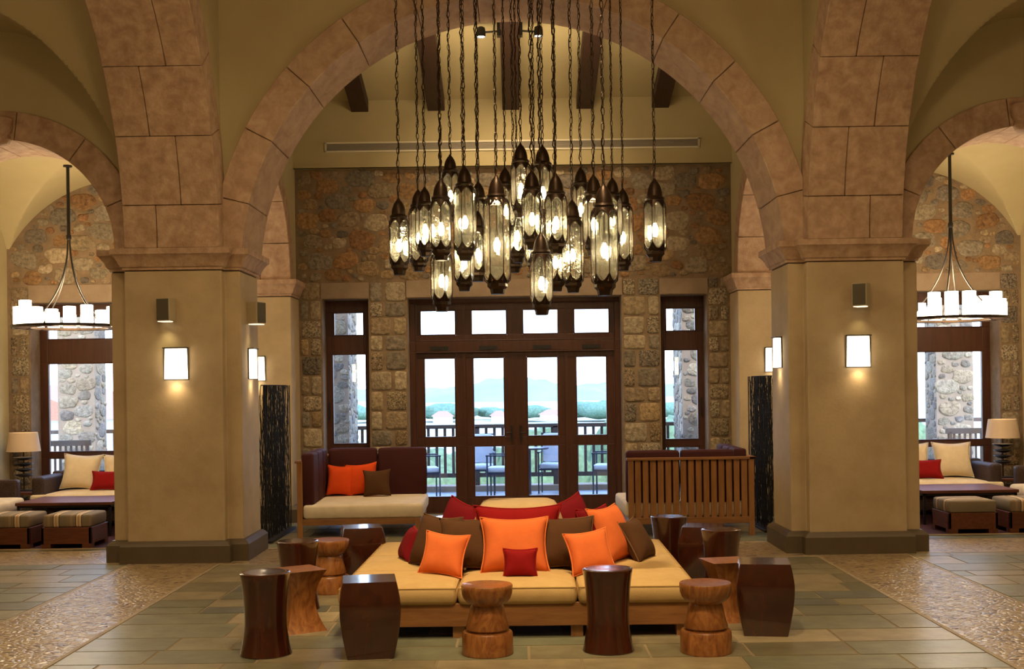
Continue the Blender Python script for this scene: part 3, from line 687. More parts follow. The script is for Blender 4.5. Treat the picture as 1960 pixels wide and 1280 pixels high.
pl('wide deep-red pillow standing behind the big orange one', 'pillow', .64, .46, .14, M_RED, M_PIPER, (.0, 8.60, zt), 0, -14, 0, seed=8)
pl('orange pillow facing the right side of the daybed', 'pillow', .46, .44, .17, M_ORG, M_PIPE, (.76, 8.88, zt - .005), 58, -22, 0, seed=9)
pl('dark brown pillow leaning over the right side cushions', 'pillow', .38, .35, .13, M_BRN, M_PIPEB, (.97, 8.97, zt - .01), 66, -30, 0, seed=10)
pl('dark red pillow lying against the left side of the daybed back', 'pillow', .30, .27, .11, M_DRED, M_PIPER, (-.86, 9.05, zt), -72, -26, 0, seed=11)
pl('dark red pillow behind the orange pillow on the right side', 'pillow', .45, .42, .13, M_DRED, M_PIPER, (.64, 8.86, zt), 56, -16, 0, seed=12)
pl('dark red pillow at the back left corner of the raised block', 'pillow', .52, .44, .17, M_DRED, M_PIPER, (-.52, 9.30, zt), -50, -20, 9, seed=13)
pl('dark red pillow at the back right corner of the raised block', 'pillow', .52, .46, .17, M_DRED, M_PIPER, (.50, 9.28, zt), 50, -20, -9, seed=14)

# ------------------------------------------------------------------ stools
def hourglass(R0=.157, Rw=.130, Rb=.162, H=.515):
    prof = [(0, 0), (Rb - .006, 0), (Rb, .008)]
    for k in range(15):
        t = k / 14; z = .008 + (H - .02) * t; q = (t - .42)
        r = Rw + (Rb - Rw) * (max(0, .42 - t) / .42) ** 1.7 if t < .42 else Rw + (R0 - Rw) * ((t - .42) / .58) ** 1.8
        prof.append((r, z))
    prof += [(R0, H - .004), (R0 - .006, H), (R0 - .03, H + .0004), (R0 * .5, H - .0003), (0, H - .0005)]
    b = MB(); b.lathe(prof, 44); return b
def pedestal():
    p = [(0, 0), (.157, 0), (.160, .006), (.160, .012), (.157, .13), (.150, .14), (.122, .143), (.119, .150), (.133, .158), (.135, .165), (.118, .225), (.105, .29), (.098, .305), (.103, .311), (.125, .322), (.146, .345), (.157, .375), (.160, .405), (.160, .425), (.156, .431), (.14, .429), (.09, .423), (0, .421)]
    b = MB(); b.lathe(p, 44); return b
def squareloft(f, H, n=18, rc=.012):
    b = MB(); rings = []
    for k in range(n + 1):
        z = H * k / n; h = f(k / n); r = []
        for sx, sy, a0 in ((1, 1, 0), (-1, 1, 90), (-1, -1, 180), (1, -1, 270)):
            for j in range(4): a = R(a0 + 30 * j); r.append((sx * (h - rc) + rc * cos(a), sy * (h - rc) + rc * sin(a), z))
        rings.append(r)
    b.loft(rings); return b
barrel = lambda t: .142 + .044 * sin(pi / 2 * t / .7) if t < .7 else .186 - .024 * ((t - .7) / .3) ** 1.4
conc = lambda t: .150 - .062 * sin(pi * t) ** .9
SG = 'carved wooden stools round the daybed'
def stool(mb, m, name, label, loc, rz): 
    o = mb.build(name, m, smooth=35, bevel=0, loc=loc, rot=(0, 0, R(rz))); return tag(o, label, 'stool', SG)
hg0 = stool(hourglass(), M_STD, 'hourglass_stool', 'dark hourglass stool nearest the viewer at the far left of the row', (-1.585, 7.53, 0), 10)
dup(hg0, 'dark hourglass stool with blue-lit top, in front of the daybed right of centre', (.558, 7.50, 0), 1)
dup(hg0, 'dark hourglass stool behind the front left one, beside the light pedestal stool', (-1.66, 9.07, 0), 2)
dup(hg0, 'dark hourglass stool off the rear right corner of the daybed', (1.315, 10.43, 0), 3)
dup(hg0, 'dark hourglass stool right of the daybed, behind the box-shaped stool', (1.60, 9.45, 0), 4)
dup(hg0, 'dark hourglass stool behind the daybed, only its pale shining top showing', (-.575, 10.62, 0), 5)
pd0 = stool(pedestal(), M_STL, 'pedestal_stool', 'light-wood pedestal stool in front of the daybed, left of centre', (-.195, 7.46, 0), 0)
dup(pd0, 'light-wood pedestal stool at the front right, beside the large dark box stool', (1.155, 7.42, 0), 2.2)
dup(pd0, 'light-wood pedestal stool at the rear left corner of the daybed', (-1.535, 9.80, 0), 4)
bs0 = stool(squareloft(barrel, .475), M_STD, 'barrel_box_stool', 'dark bulging square stool in front of the daybed, second from left', (-.925, 7.47, 0), 8)
dup(bs0, 'large dark bulging square stool at the front right of the row', (1.635, 7.98, 0), R(-9))
dup(bs0, 'dark bulging square stool left behind the daybed, in front of the left corner sofa', (-1.335, 10.33, 0), R(12))
dup(bs0, 'dark bulging square stool between two hourglass stools on the right', (1.55, 10.05, 0), R(-14))
cs0 = stool(squareloft(conc, .42, rc=.004), M_STL, 'waisted_box_stool', 'light-wood waisted square stool half hidden behind the front left hourglass stool', (-1.515, 8.28, 0), 33)
dup(cs0, 'light-wood waisted square stool half hidden behind the large dark box stool', (1.46, 8.42, 0), R(12))

# ------------------------------------------------------------------ corner sofas (frame backs on -x side and +y side)
def corner_sofa(label, loc, rz, group):
    t = thing('corner_sofa', label, 'sofa', loc, rz, group); hw, hd = .685, .70
    for sx in (-1, 1):
        for sy in (-1, 1):
            h = .85 if (sx < 0 or sy > 0) else .21
            b = MB(); x0 = sx * hw; y0 = sy * hd; b.box(x0, y0, 0, x0 - sx * .06, y0 - sy * .045, h); b.build('leg', M_TEAK, t, bevel=.004)
    b = MB()
    b.box(-hw + .06, -hd, .14, hw - .06, -hd + .03, .21); b.box(-hw + .06, hd - .03, .14, hw - .06, hd, .21)
    b.box(-hw, -hd + .045, .14, -hw + .035, hd - .045, .21); b.box(hw - .035, -hd + .045, .14, hw, hd - .045, .21); b.box(-hw + .03, -hd + .03, .185, hw - .03, hd - .03, .205)
    b.build('seat_frame', M_TEAKX, t, bevel=.004)
    b = MB(); b.box(-hw - .02, hd - .055, .835, hw + .02, hd + .02, .862); b.box(-hw - .02, -hd - .01, .835, -hw + .055, hd + .02, .862); b.build('top_rail', M_TEAKX, t, bevel=.004)
    n = 15; W_ = 2 * (hw - .065) / n
    b = MB()
    for k in range(n): b.box(-hw + .065 + k * W_ + .011, hd - .035, .20, -hw + .065 + (k + 1) * W_ - .011, hd - .012, .84)
    b.build('slat_back', M_TEAK, t)
    b = MB(); n = 15; W_ = 2 * (hd - .05) / n
    for k in range(n): b.box(-hw + .012, -hd + .05 + k * W_ + .011, .20, -hw + .035, -hd + .05 + (k + 1) * W_ - .011, .84)
    b.build('slat_side', M_TEAK, t)
    b = MB(); cushion_mb(b, -hw + .065, -hd + .0, .21, hw + .03, hd - .06, .365, .035, .012); b.build('mattress', M_OAT, t, smooth=60)
    for k in range(2):
        x0 = -hw + .20 + k * .60; b = MB(); cushion_mb(b, x0, hd - .20, .365, x0 + .585, hd - .055, .935, .035, .004, seed=k); b.build('back_cushion', M_AUB, t, smooth=60)
    for k in range(3):
        y0 = -hd + .04 + k * .40; b = MB(); cushion_mb(b, -hw + .045, y0, .365, -hw + .185, y0 + .392, .94, .03, .003, seed=k + 4); b.build('side_cushion', M_AUB, t, smooth=60)
    return t
corner_sofa('teak corner sofa with dark aubergine cushions and pale mattress, left of the glass doors', (-1.785, 14.10, 0), R(1.5), 'teak corner sofas by the doors')
corner_sofa('teak corner sofa seen from its slatted back, right of the glass doors', (1.90, 13.78, 0), R(180), 'teak corner sofas by the doors')
g = 'pillows on the left corner sofa'
pillow('throw_pillow', 'red-orange pillow at the left end of the left corner sofa', 'pillow', .34, .38, .12, M_ORG2, None, (-2.13, 14.42, .375), 8, -12, 4, g, 21)
pillow('throw_pillow', 'red-orange pillow in the middle, behind the brown pillow on the left corner sofa', 'pillow', .40, .40, .13, M_ORG2, None, (-1.86, 14.44, .375), -4, -14, -5, g, 22)
pillow('throw_pillow', 'dark brown square pillow in front of the red-orange ones on the left corner sofa', 'pillow', .34, .33, .12, M_BRN, None, (-1.66, 14.26, .375), -5, -14, -3, g, 23)

# ------------------------------------------------------------------ seating bays
def ottoman(label, x, y, rot=0):
    t = thing('ottoman', label, 'ottoman', (x, y, 0), rot, 'striped ottomans in the side bays'); h = .265
    b = MB()
    b.box(-h, -h, .06, h, -h + .03, .235); b.box(-h, h - .03, .06, h, h, .235); b.box(-h, -h, .06, -h + .03, h, .235); b.box(h - .03, -h, .06, h, h, .235); b.box(-h + .02, -h + .02, .2, h - .02, h - .02, .23)
    b.build('box_base', M_RUSTIC, t, bevel=.004)
    for sx in (-1, 1):
        for sy in (-1, 1):
            b = MB(); b.box(sx * h, sy * h, 0, sx * (h - .10), sy * (h - .10), .065); b.build('foot', M_RUSTIC, t, bevel=.004)
    b = MB(); cushion_mb(b, -h + .01, -h + .01, .235, h - .01, h - .01, .365, .025, .015); b.build('cushion', M_STRIPE, t, smooth=60)
    return t
o1 = ottoman('striped ottoman in the left bay, the one beside the pillar', -4.765, 12.95)
dup(o1, 'striped ottoman in the left bay, cut by the left picture edge', (-5.42, 12.96, 0))
o2 = dup(o1, 'striped ottoman in the right bay, the one beside the pillar', (4.895, 13.16, 0), R(90))
dup(o1, 'striped ottoman in the right bay, cut by the right picture edge', (5.55, 13.16, 0), R(0))
def bay(s):
    side = 'left' if s < 0 else 'right'
    # rug
    r = thing('rug', 'dark maroon rug with a pale border in the %s seating bay' % side, 'rug', (s * 5.1, 13.9, .004))
    b = MB(); b.box(-1.25, -1.19 if s < 0 else -1.0, 0, 1.25, 1.3, .011); b.build('pile', M_RUG, r)
    y0 = -1.21 if s < 0 else -1.02
    b = MB(); b.box(-1.27, y0 - .02, 0, 1.27, y0, .012); b.box(-1.27, y0, 0, -1.25, 1.3, .012); b.box(1.25, y0, 0, 1.27, 1.3, .012); b.build('border', M_RUGE, r)
    # coffee table
    t = thing('coffee_table', 'low square wooden coffee table on a black metal frame, %s bay' % side, 'table', (s * 5.18, 14.15, .016), 0, 'coffee tables in the side bays')
    b = MB(); b.box(-.55, -.44, .355, .55, .42, .39); b.build('table_top', M_RUSTIC, t, bevel=.004)
    b = MB()
    for sx in (-1, 1):
        b.box(sx * .535, -.42, .33, sx * .51, .40, .355)
    for y in (-.42, .38): b.box(-.535, y, .33, .535, y + .022, .355)
    b.build('frame', M_BLACK, t)
    for sx in (-1, 1):
        for y in (-.42, .378):
            b = MB(); b.box(sx * .535, y, 0, sx * .51, y + .025, .34); b.build('leg', M_BLACK, t)
    # wicker sofa under the window
    t = thing('wicker_sofa', 'dark wicker sofa with cream cushions under the %s bay window' % side, 'sofa', (s * 5.16, 15.1, 0), 0, 'wicker sofas in the side bays')
    hw = .80
    b = MB(); b.box(-hw, -.38, .05, hw, .40, .26); b.box(-hw, .30, .2, hw, .42, .66); b.build('body', M_WICK, t, bevel=.03)
    for sx in (-1, 1):
        b = MB(); b.box(sx * hw, -.36, .05, sx * (hw - .15), .40, .63); b.build('arm', M_WICK, t, bevel=.04, seg=4)
    b = MB(); cushion_mb(b, -hw + .0, -.42, .26, hw - .0, -.34, .41, .03, .01); cushion_mb(b, -hw + .15, -.36, .26, hw - .15, .30, .42, .04, .02); b.build('seat_cushion', M_CRM, t, smooth=60)
    for k, x in enumerate((-.37, .17) if s < 0 else (-.17, .37)):
        pillow('back_pillow', 'large cream pillow on the %s bay sofa, the %s one' % (side, 'outer' if (x < -.3) == (s < 0) and abs(x) > .3 else 'one nearer the pillar'), 'pillow', .50, .46, .17, M_CRM, M_PIPEC, (s * 5.16 + x, 15.18, .435), 0, -16, rng.uniform(-3, 3), 'cream pillows on the wicker sofas', k + 30)
    pillow('throw_pillow', 'red lumbar pillow on the wicker sofa in the %s bay' % side, 'pillow', .43, .25, .12, M_RED, M_PIPER, (s * 5.16 + (.05 if s < 0 else -.05), 14.98, .44), 0, -22, 0, None, 33)
    # outer love seat, mostly out of frame
    t = thing('wicker_armchair', 'dark wicker seat with cream cushion at the %s picture edge' % side, 'chair', (s * 6.27, 14.0, 0), 0, 'wicker seats at the picture edges')
    b = MB(); b.box(-.26, -.45, .05, .26, .45, .26); b.box(s * .14, -.45, .2, s * .26, .45, .70); b.build('body', M_WICK, t, bevel=.02)
    b = MB(); b.box(-.26, .45, .05, .26, .57, .62); b.build('arm', M_WICK, t, bevel=.03)
    b = MB(); b.box(-.26, -.57, .05, .26, -.45, .30); b.build('arm', M_WICK, t, bevel=.03)
    b = MB(); cushion_mb(b, -.36 if s > 0 else -.14, -.45, .26, .14 if s > 0 else .36, .44, .41, .04, .02); b.build('seat_cushion', M_CRM, t, smooth=60)
    # side table and lamp
    t = thing('side_table', 'small wooden side table with black legs under the lamp in the %s bay' % side, 'table', (s * 6.22, 15.12, 0), 0, 'side tables in the bays')
    b = MB(); b.box(-.24, -.24, .40, .24, .24, .43); b.build('table_top', M_RUSTIC, t, bevel=.003)
    for sx in (-1, 1):
        for sy in (-1, 1): b = MB(); b.box(sx * .23, sy * .23, 0, sx * .205, sy * .205, .40); b.build('leg', M_BLACK, t)
    t = thing('table_lamp', 'table lamp with linen shade and stacked black leaf-shaped base, %s bay' % side, 'lamp', (s * (6.20 if s < 0 else 6.12), 15.12, .43), 0, 'table lamps in the bays')
    b = MB(); b.box(-.13, -.07, 0, .13, .07, .015); b.build('base', M_BLACK, t)
    b = MB(); b.tube([(0, 0, .01), (0, 0, .55)], .009); b.build('stem', M_BRONZE, t)
    b = MB()
    for k, (z, r_) in enumerate(((.20, .10), (.27, .105), (.34, .105), (.415, .115))):
        b.lathe([(0, -.030), (r_ * .5, -.022), (r_ * 1.1, .006), (r_ * 1.07, .010), (r_ * .5, .018), (0, .02)], 24, (0, 0, z), m=0)
    o = b.build('leaf_discs', M_BLACK, t, smooth=40)
    b = MB(); b.lathe([(.205, .50), (.17, .735), (.165, .735), (.20, .50)], 40, cap=False); b.build('lamp_shade', M_SHADE, t, smooth=50)
    b = MB(); b.lathe([(0, .56), (.025, .57), (.03, .6), (.015, .64), (0, .645)], 14); b.build('bulb', M_CANDLE, t, smooth=50)
    l = light('lamp_light', 'POINT', (0, 0, .62), 5, WARM2, .03); l.parent = t
for s in (-1, 1): bay(s)

# ------------------------------------------------------------------ wheel chandeliers
def wheel(label, x, y, z, seed):
    r = random.Random(seed); t = thing('wheel_chandelier', label, 'chandelier', (x, y, z), 0, 'wheel chandeliers'); RR = .60; top = 4.25 - z
    b = MB(); n = 60
    for ra, zb_, zt_ in ((RR + .03, -.012, .018), (RR - .16, -.012, .012)):
        for w_ in (.0,):
            rings = [[(ra * cos(a), ra * sin(a), zb_), (ra * cos(a), ra * sin(a), zt_), ((ra - .02) * cos(a), (ra - .02) * sin(a), zt_), ((ra - .02) * cos(a), (ra - .02) * sin(a), zb_)] for a in [2 * pi * k / n for k in range(n + 1)]]
            b.loft(rings, False, False)
    for k in range(18):
        a = 2 * pi * k / 18; b.bar(((RR - .17) * cos(a), (RR - .17) * sin(a), -.004), ((RR + .02) * cos(a), (RR + .02) * sin(a), -.004), .03, .012)
    b.build('ring', M_BRONZE, t)
    b = MB(); b.lathe([(.02, top - .85), (.028, top - .84), (.028, top - .80), (.02, top - .79), (.018, top), ], 16); b.lathe([(.05, top - .02), (.05, top + .0)], 20); b.build('stem', M_BLACK, t, smooth=40)
    for k in range(4):
        a = pi / 4 + k * pi / 2 + .25; pth = []
        for i in range(15):
            q = i / 14; rr = .012 + (RR - .08) * (.06 * q + .94 * q ** 2.6); pth.append((rr * cos(a), rr * sin(a), (top - .80) * (1 - q)))
        b = MB(); b.tube(pth, .0085, 6); b.build('hanger_rod', M_BLACK, t, smooth=60)
    N_ = 18
    for k in range(N_):
        a = 2 * pi * (k + .5) / N_; rr = RR - .07; h = r.choice((.17, .22, .28, .20)); w_ = r.choice((.066, .072, .062))
        b = MB(); b.lathe([(0, .006), (w_, .006), (w_, h), (w_ * .8, h + .003), (0, h - .005)], 16, (rr * cos(a), rr * sin(a), 0)); b.build('candle_shade', M_CANDLE, t, smooth=40)
    l = light('chandelier_glow', 'POINT', (0, 0, .38), 75, WARM2, .25); l.parent = t
    l = light('chandelier_glow_low', 'POINT', (0, 0, -.15), 22, WARM2, .2); l.parent = t
wheel('wheel chandelier of glowing cylinder shades hanging in the left seating bay', -5.07, 13.7, 2.405, 5)
wheel('wheel chandelier of glowing cylinder shades hanging in the right seating bay', 4.985, 13.7, 2.355, 6)

# ------------------------------------------------------------------ glass lantern pendants
def lantern_parts(w=.17, H=.66):
    """returns meshes: cap, glass, frame, base, bulb in local space, top of cap at z=0, hanging down"""
    r = w / 2; n = 6; zc = -.155; zb_ = -H + .06
    cap = MB(); cap.lathe([(.004, .004), (.010, 0), (.012, -.010), (.026, -.026), (.041, -.050), (.052, -.080), (.058, -.110), (.060, -.135), (.070, -.143), (.077, -.152), (.070, -.165), (.02, -.165)], 20)
    cap = cap.build('cap', M_BRONZE, smooth=40)
    fr = MB()
    ang = [2 * pi * (k + .5) / n for k in range(n)]; rf = r * 1.0
    for k, a in enumerate(ang):
        a2 = ang[(k + 1) % n]; am = a + pi / n
        top = []; nn = 5
        fr.tube([(.058 * cos(a), .058 * sin(a), zc), (rf * .93 * cos(a), rf * .93 * sin(a), zc - .03), (rf * cos(a), rf * sin(a), zc - .075), (rf * cos(a), rf * sin(a), zb_ + .10), (rf * .97 * cos(a), rf * .97 * sin(a), zb_ + .04), (.052 * cos(a), .052 * sin(a), zb_ - .0)], .0034, 5)
        for sgn, z0, z1 in ((1, zc - .075, zc - .028), (-1, zb_ + .085, zb_ + .035)):
            pts = []
            for i in range(7):
                q = i / 6; aa = a + (a2 - a if k < n - 1 else 2 * pi / n) * q; rr = rf * cos(pi / n) / cos(aa - am)
                pts.append((rr * cos(aa), rr * sin(aa), z0 + (z1 - z0) * (1 - abs(2 * q - 1) ** 2)))
            fr.tube(pts, .0042, 5)
            # solid spandrel between arch and rim
            edge = []
            for i in range(7):
                q = i / 6; aa = a + 2 * pi / n * q; z_ = zc - .012 if sgn > 0 else zb_ + .008; rr = (.072 if sgn > 0 else .066)
                edge.append((rr * cos(aa), rr * sin(aa), z_))
            fr.add(pts + edge, [(i, i + 1, 8 + i, 7 + i) for i in range(6)])
    fr = fr.build('frame', M_BRONZE, smooth=50)
    gl = MB(); rg = rf * .955
    gl.loft([[(q * cos(a), q * sin(a), z) for a in ang] for q, z in ((.060, zc - .01), (rg * .9, zc - .03), (rg, zc - .07), (rg, zb_ + .09), (rg * .94, zb_ + .04), (.055, zb_ + .01))], False, False)
    gl = gl.build('glass', M_LGLASS)
    bs = MB(); bs.lathe([(.02, zb_ + .028), (.066, zb_ + .025), (.074, zb_ + .015), (.074, zb_ - .005), (.055, zb_ - .025), (.050, zb_ - .052), (.046, zb_ - .06), (.02, zb_ - .06)], 8, ph=pi / 8)
    bs = bs.build('base', M_BRONZE)
    bu = MB(); zm = (zc + zb_) / 2 - .02; bu.lathe([(0, zm - .058), (.014, zm - .052), (.024, zm - .025), (.024, zm + .008), (.012, zm + .035), (.009, zm + .05)], 14); bu = bu.build('bulb', M_BULB, smooth=50)
    so = MB(); so.lathe([(.012, zm + .045), (.014, zm + .05), (.014, zm + .10), (.006, zm + .11), (.004, zc)], 12); so = so.build('bulb_socket', M_BRONZE, smooth=50)
    return [cap, fr, gl, bs, bu, so], zm
BASE = {}
for key, (w_, h_) in dict(short=(.172, .63), tall=(.185, .76), long=(.192, .86)).items():
    BASE[key] = lantern_parts(w_, h_)
def chain(L, r):
    b = MB(); z = 0; k = 0; ll = .052; px, py = 0, 0
    while z < L:
        lx = .003 * sin(z * 9 + r.ph); ly = .003 * cos(z * 7 + r.ph)
        pts = []
        for i in range(8):
            a = 2 * pi * i / 8; u = .0115 * cos(a); v = (ll * .58) * sin(a)
            pts.append((lx + (u if k % 2 else 0), ly + (0 if k % 2 else u), z + ll / 2 + v))
        b.tube(pts, .0029, 4, closed=True); z += ll; k += 1
    n = int(L / .045); b2 = []
    for i in range(n + 1):
        q = i / n * L; b2.append((.0095 * sin(q * 26 + r.ph) + .004 * sin(q * 61), .0095 * cos(q * 26 + r.ph * 2), q))
    b.tube(b2, .0046, 5)
    return b
# lanterns: x, depth, height of the cap top, length, label
LANTERNS = [
 (-0.938, 9.852, 3.212, 'short', 'glass lantern pendant at the far left of the cluster'),
 (-0.879, 11.145, 3.496, 'tall', 'glass lantern pendant second from the left, overlapping a dim one behind'),
 (-0.800, 10.903, 3.477, 'short', 'glass lantern pendant behind the second one from the left'),
 (-0.555, 9.246, 3.262, 'short', 'glass lantern pendant left of centre, below the high one with a bare bright bulb'),
 (-0.588, 11.339, 3.852, 'short', 'small far glass lantern pendant hanging highest on the left'),
 (-0.387, 9.648, 3.432, 'tall', 'large glass lantern pendant in the left front with a dark base, high in the cluster'),
 (-0.312, 10.903, 3.521, 'short', 'dim glass lantern pendant just right of the large left front one'),
 (-0.315, 10.697, 3.223, 'short', 'low rear glass lantern pendant, its base beside that of the long centre-left one'),
 (-0.120, 8.712, 3.186, 'long', 'largest glass lantern pendant, hanging long and low left of centre'),
 (-0.069, 10.903, 3.644, 'short', 'rear glass lantern pendant between the long centre-left one and the two highest'),
 (0.070, 10.186, 3.715, 'short', 'left one of the two highest glass lantern pendants in the centre'),
 (0.037, 11.103, 3.432, 'short', 'rear glass lantern pendant right of the long centre-left one'),
 (0.151, 9.539, 3.370, 'short', 'glass lantern pendant in front centre, between the two highest ones'),
 (0.244, 9.743, 3.609, 'short', 'right one of the two highest glass lantern pendants in the centre'),
 (0.336, 9.390, 3.315, 'short', 'glass lantern pendant just right of the two highest, at mid height'),
 (0.188, 10.499, 3.285, 'short', 'rear glass lantern pendant behind the front centre one, hanging lower'),
 (0.210, 9.190, 2.829, 'short', 'lowest glass lantern pendant in the centre, reaching over the door transom'),
 (-0.572, 9.490, 2.885, 'short', 'lowest glass lantern pendant on the left, over the door corner'),
 (-0.433, 10.499, 3.125, 'short', 'low rear glass lantern pendant under the large left front one'),
 (0.349, 10.016, 3.074, 'short', 'low glass lantern pendant directly right of the lowest centre one'),
 (0.484, 9.845, 3.178, 'tall', 'glass lantern pendant with its base beside the low centre ones, right of centre'),
 (0.645, 11.400, 3.725, 'short', 'small far glass lantern pendant with a bare bright bulb, right of centre'),
 (0.631, 9.390, 3.302, 'short', 'glass lantern pendant with a shining cap, right of centre'),
 (0.618, 8.182, 3.026, 'tall', 'large low glass lantern pendant in the right front of the cluster'),
 (0.902, 10.903, 3.538, 'short', 'rear glass lantern pendant above the large low one on the right'),
 (1.013, 11.087, 3.471, 'tall', 'glass lantern pendant second from the right, at the edge of the main cluster'),
 (1.074, 9.106, 3.215, 'short', 'glass lantern pendant hanging alone at the far right'),
 (0.006, 11.400, 3.367, 'short', 'dim far glass lantern pendant low in the middle of the cluster')]
prr = random.Random(3)
for X, Y, Z, key, lb in LANTERNS:
    parts, zm = BASE[key]
    t = thing('lantern_pendant', lb, 'pendant lamp', (X, Y, Z), prr.uniform(0, .8), 'glass lanterns of the big cluster')
    for p in parts:
        c = p.copy(); COL.objects.link(c); c.parent = t
    class q: ph = prr.uniform(0, 6)
    chain(7.06 - Z, q).build('chain', M_BRONZE, t)
    l = light('lantern_bulb_light', 'POINT', (0, 0, zm - .01), 15, WARM, .02); l.parent = t
for key in BASE:
    for p in BASE[key][0]: D.objects.remove(p)

# ------------------------------------------------------------------ terrace outside
M_OUT = mat('terrace_stone', (.36, .40, .42), .5, var=.3, vscale=3, bump=.2, bscale=10)
M_RAILW = mat('rail_wood', (.085, .055, .04), .6); M_CHAIRM = mat('chair_metal', (.03, .035, .06), .4); M_OUTC = fabric('outdoor_cushion', (.68, .71, .75))
M_STUC = mat('stucco', (.75, .70, .60), .8); M_ROOF = mat('roof_tile', (.50, .20, .13), .8, var=.3, vscale=20)
b = MB(); b.box(-9, 16.05, -.25, 9, 19.9, -.03); struct(b.build('floor_terrace', M_OUT))
b = MB(); b.box(-9, 19.45, -.03, 9, 19.85, .06); struct(b.build('trim_terrace_kerb', M_LINTEL))
t = thing('terrace_railing', 'brown wooden balustrade along the far edge of the terrace', 'railing', (0, 19.65, .06))
b = MB(); b.box(-8, -.05, .93, 8, .05, .99); b.build('top_rail', M_RAILW, t); b = MB(); b.box(-8, -.03, .13, 8, .03, .20); b.build('bottom_rail', M_RAILW, t)
for k in range(int(14 / .135)):
    x = -7 + k * .135 + .03
    if (2.6 < abs(x) < 3.4) or abs(x) > 6.62: continue
    b = MB(); b.box(-.022, -.02, .15, .022, .02, .94); b.build('baluster', M_RAILW, t, loc=(x, 0, 0))
for x in (-1.95, -.65, .65, 1.95): b = MB(); b.box(x - .05, -.05, 0, x + .05, .05, .95); b.build('post', M_RAILW, t)
for i, (x0, x1) in enumerate(((-3.45, -2.58), (2.58, 3.45), (-7.2, -6.62), (6.62, 7.2))):
    ya, yb = (18.6, 19.6) if i < 2 else (18.9, 19.42); b = MB(); b.box(x0, ya, -.03, x1, yb, 4.6, 0); xc = (x0 + x1) / 2
    rubble(b, x0 + .01, x1 - .01, 0, 4.3, ya, lambda x, z: x0 + .01 < x < x1 - .01, cool=1)
    xi = x1 if xc < 0 else x0; rubble(b, ya + .02, yb - .02, 0, 4.3, xi, lambda y, z: ya + .01 < y < yb - .01, ax='x', sgn=1 if xc < 0 else -1, cool=1)
    o = b.build('terrace_pier', [M_LINTEL, M_STONE, M_PITTED], smooth=50, loc=(0, 0, 0))
    tag(o, ('rough stone pier outside, seen through the ' + ['left narrow window', 'right narrow window', 'left bay window', 'right bay window'][i]), 'pier', 'stone piers on the terrace')
def chair():
    t = thing('terrace_chair', '', 'chair', (0, 0, 0)); r_ = .012
    for sx in (-1, 1):
        for y, h in ((-.22, .66), (.22, .95)):
            b = MB(); b.tube([(sx * .25, y, 0), (sx * .25, y, .45), (sx * .25, y * (1 if y < 0 else 1.15), h)], .013, 6); b.build('leg', M_CHAIRM, t)
        b = MB(); b.bar((sx * .25, -.24, .66), (sx * .25, .24, .66), .035, .02); b.build('arm', M_CHAIRM, t)
    b = MB(); b.box(-.25, -.23, .38, .25, .23, .405); b.bar((-.25, .25, .94), (.25, .25, .94), .02); b.bar((-.25, .245, .70), (.25, .245, .70), .02); b.bar((0, .245, .45), (0, .25, .94), .015); b.build('seat_frame', M_CHAIRM, t)
    b = MB(); cushion_mb(b, -.24, -.23, .405, .24, .2, .48, .025, .01); b.build('seat_cushion', M_OUTC, t, smooth=60)
    b = MB(); cushion_mb(b, -.22, .17, .49, .22, .235, .94, .025, .005); b.build('back_cushion', M_OUTC, t, smooth=60)
    return t
c0 = chair(); CH = [(-1.42, 18.35, 100, 'terrace chair with pale cushions behind the leftmost door leaf'), (-.60, 18.9, 0, 'terrace chair facing in, low seat behind the second door leaf'), (-.20, 18.2, -95, 'terrace chair with pale back, behind the right edge of the second door leaf'), (.62, 18.9, -8, 'terrace chair facing in, behind the third door leaf'), (1.42, 18.45, -100, 'terrace chair with pale cushions behind the rightmost door leaf')]
for i, (x, y, rz, lb) in enumerate(CH):
    if i == 0: c0.location = (x, y, -.03); c0.rotation_euler = (0, 0, R(rz)); c0['label'] = lb; c0['group'] = 'chairs on the terrace'
    else: dup(c0, lb, (x, y, -.03), R(rz), 'chairs on the terrace')
t = thing('terrace_table', 'small round dark table on the terrace between the two middle door leaves', 'table', (.20, 18.6, -.03))
b = MB(); b.lathe([(0, .72), (.30, .72), (.30, .745), (0, .745)], 30); b.build('table_top', M_CHAIRM, t); b = MB(); b.lathe([(0, 0), (.2, 0), (.2, .02), (.025, .04), (.025, .72)], 20); b.build('pedestal', M_CHAIRM, t)
# slatted bench backs outside the bays
for s in (-1, 1):
    t = thing('terrace_bench', 'slatted wooden bench outside the %s bay window' % ('left' if s < 0 else 'right'), 'bench', (s * 6.55, 17.4, -.03), R(s * -8), 'benches outside the bays')
    b = MB(); b.box(-.30, 0, .40, .35, -.4, .45); b.build('seat', M_RAILW, t)
    b = MB(); b.box(-.32, -.02, .92, .38, .03, 1.0)
    for k in range(9): b.box(-.29 + k * .075, -.01, .45, -.26 + k * .075, .02, .93)
    b.build('slat_back', M_RAILW, t)
    for sx in (-.28, .30):
        b = MB(); b.box(sx, -.38, 0, sx + .05, -.33, .42); b.build('leg', M_RAILW, t); b = MB(); b.box(sx, -.02, 0, sx + .05, .03, .95); b.build('leg', M_RAILW, t)
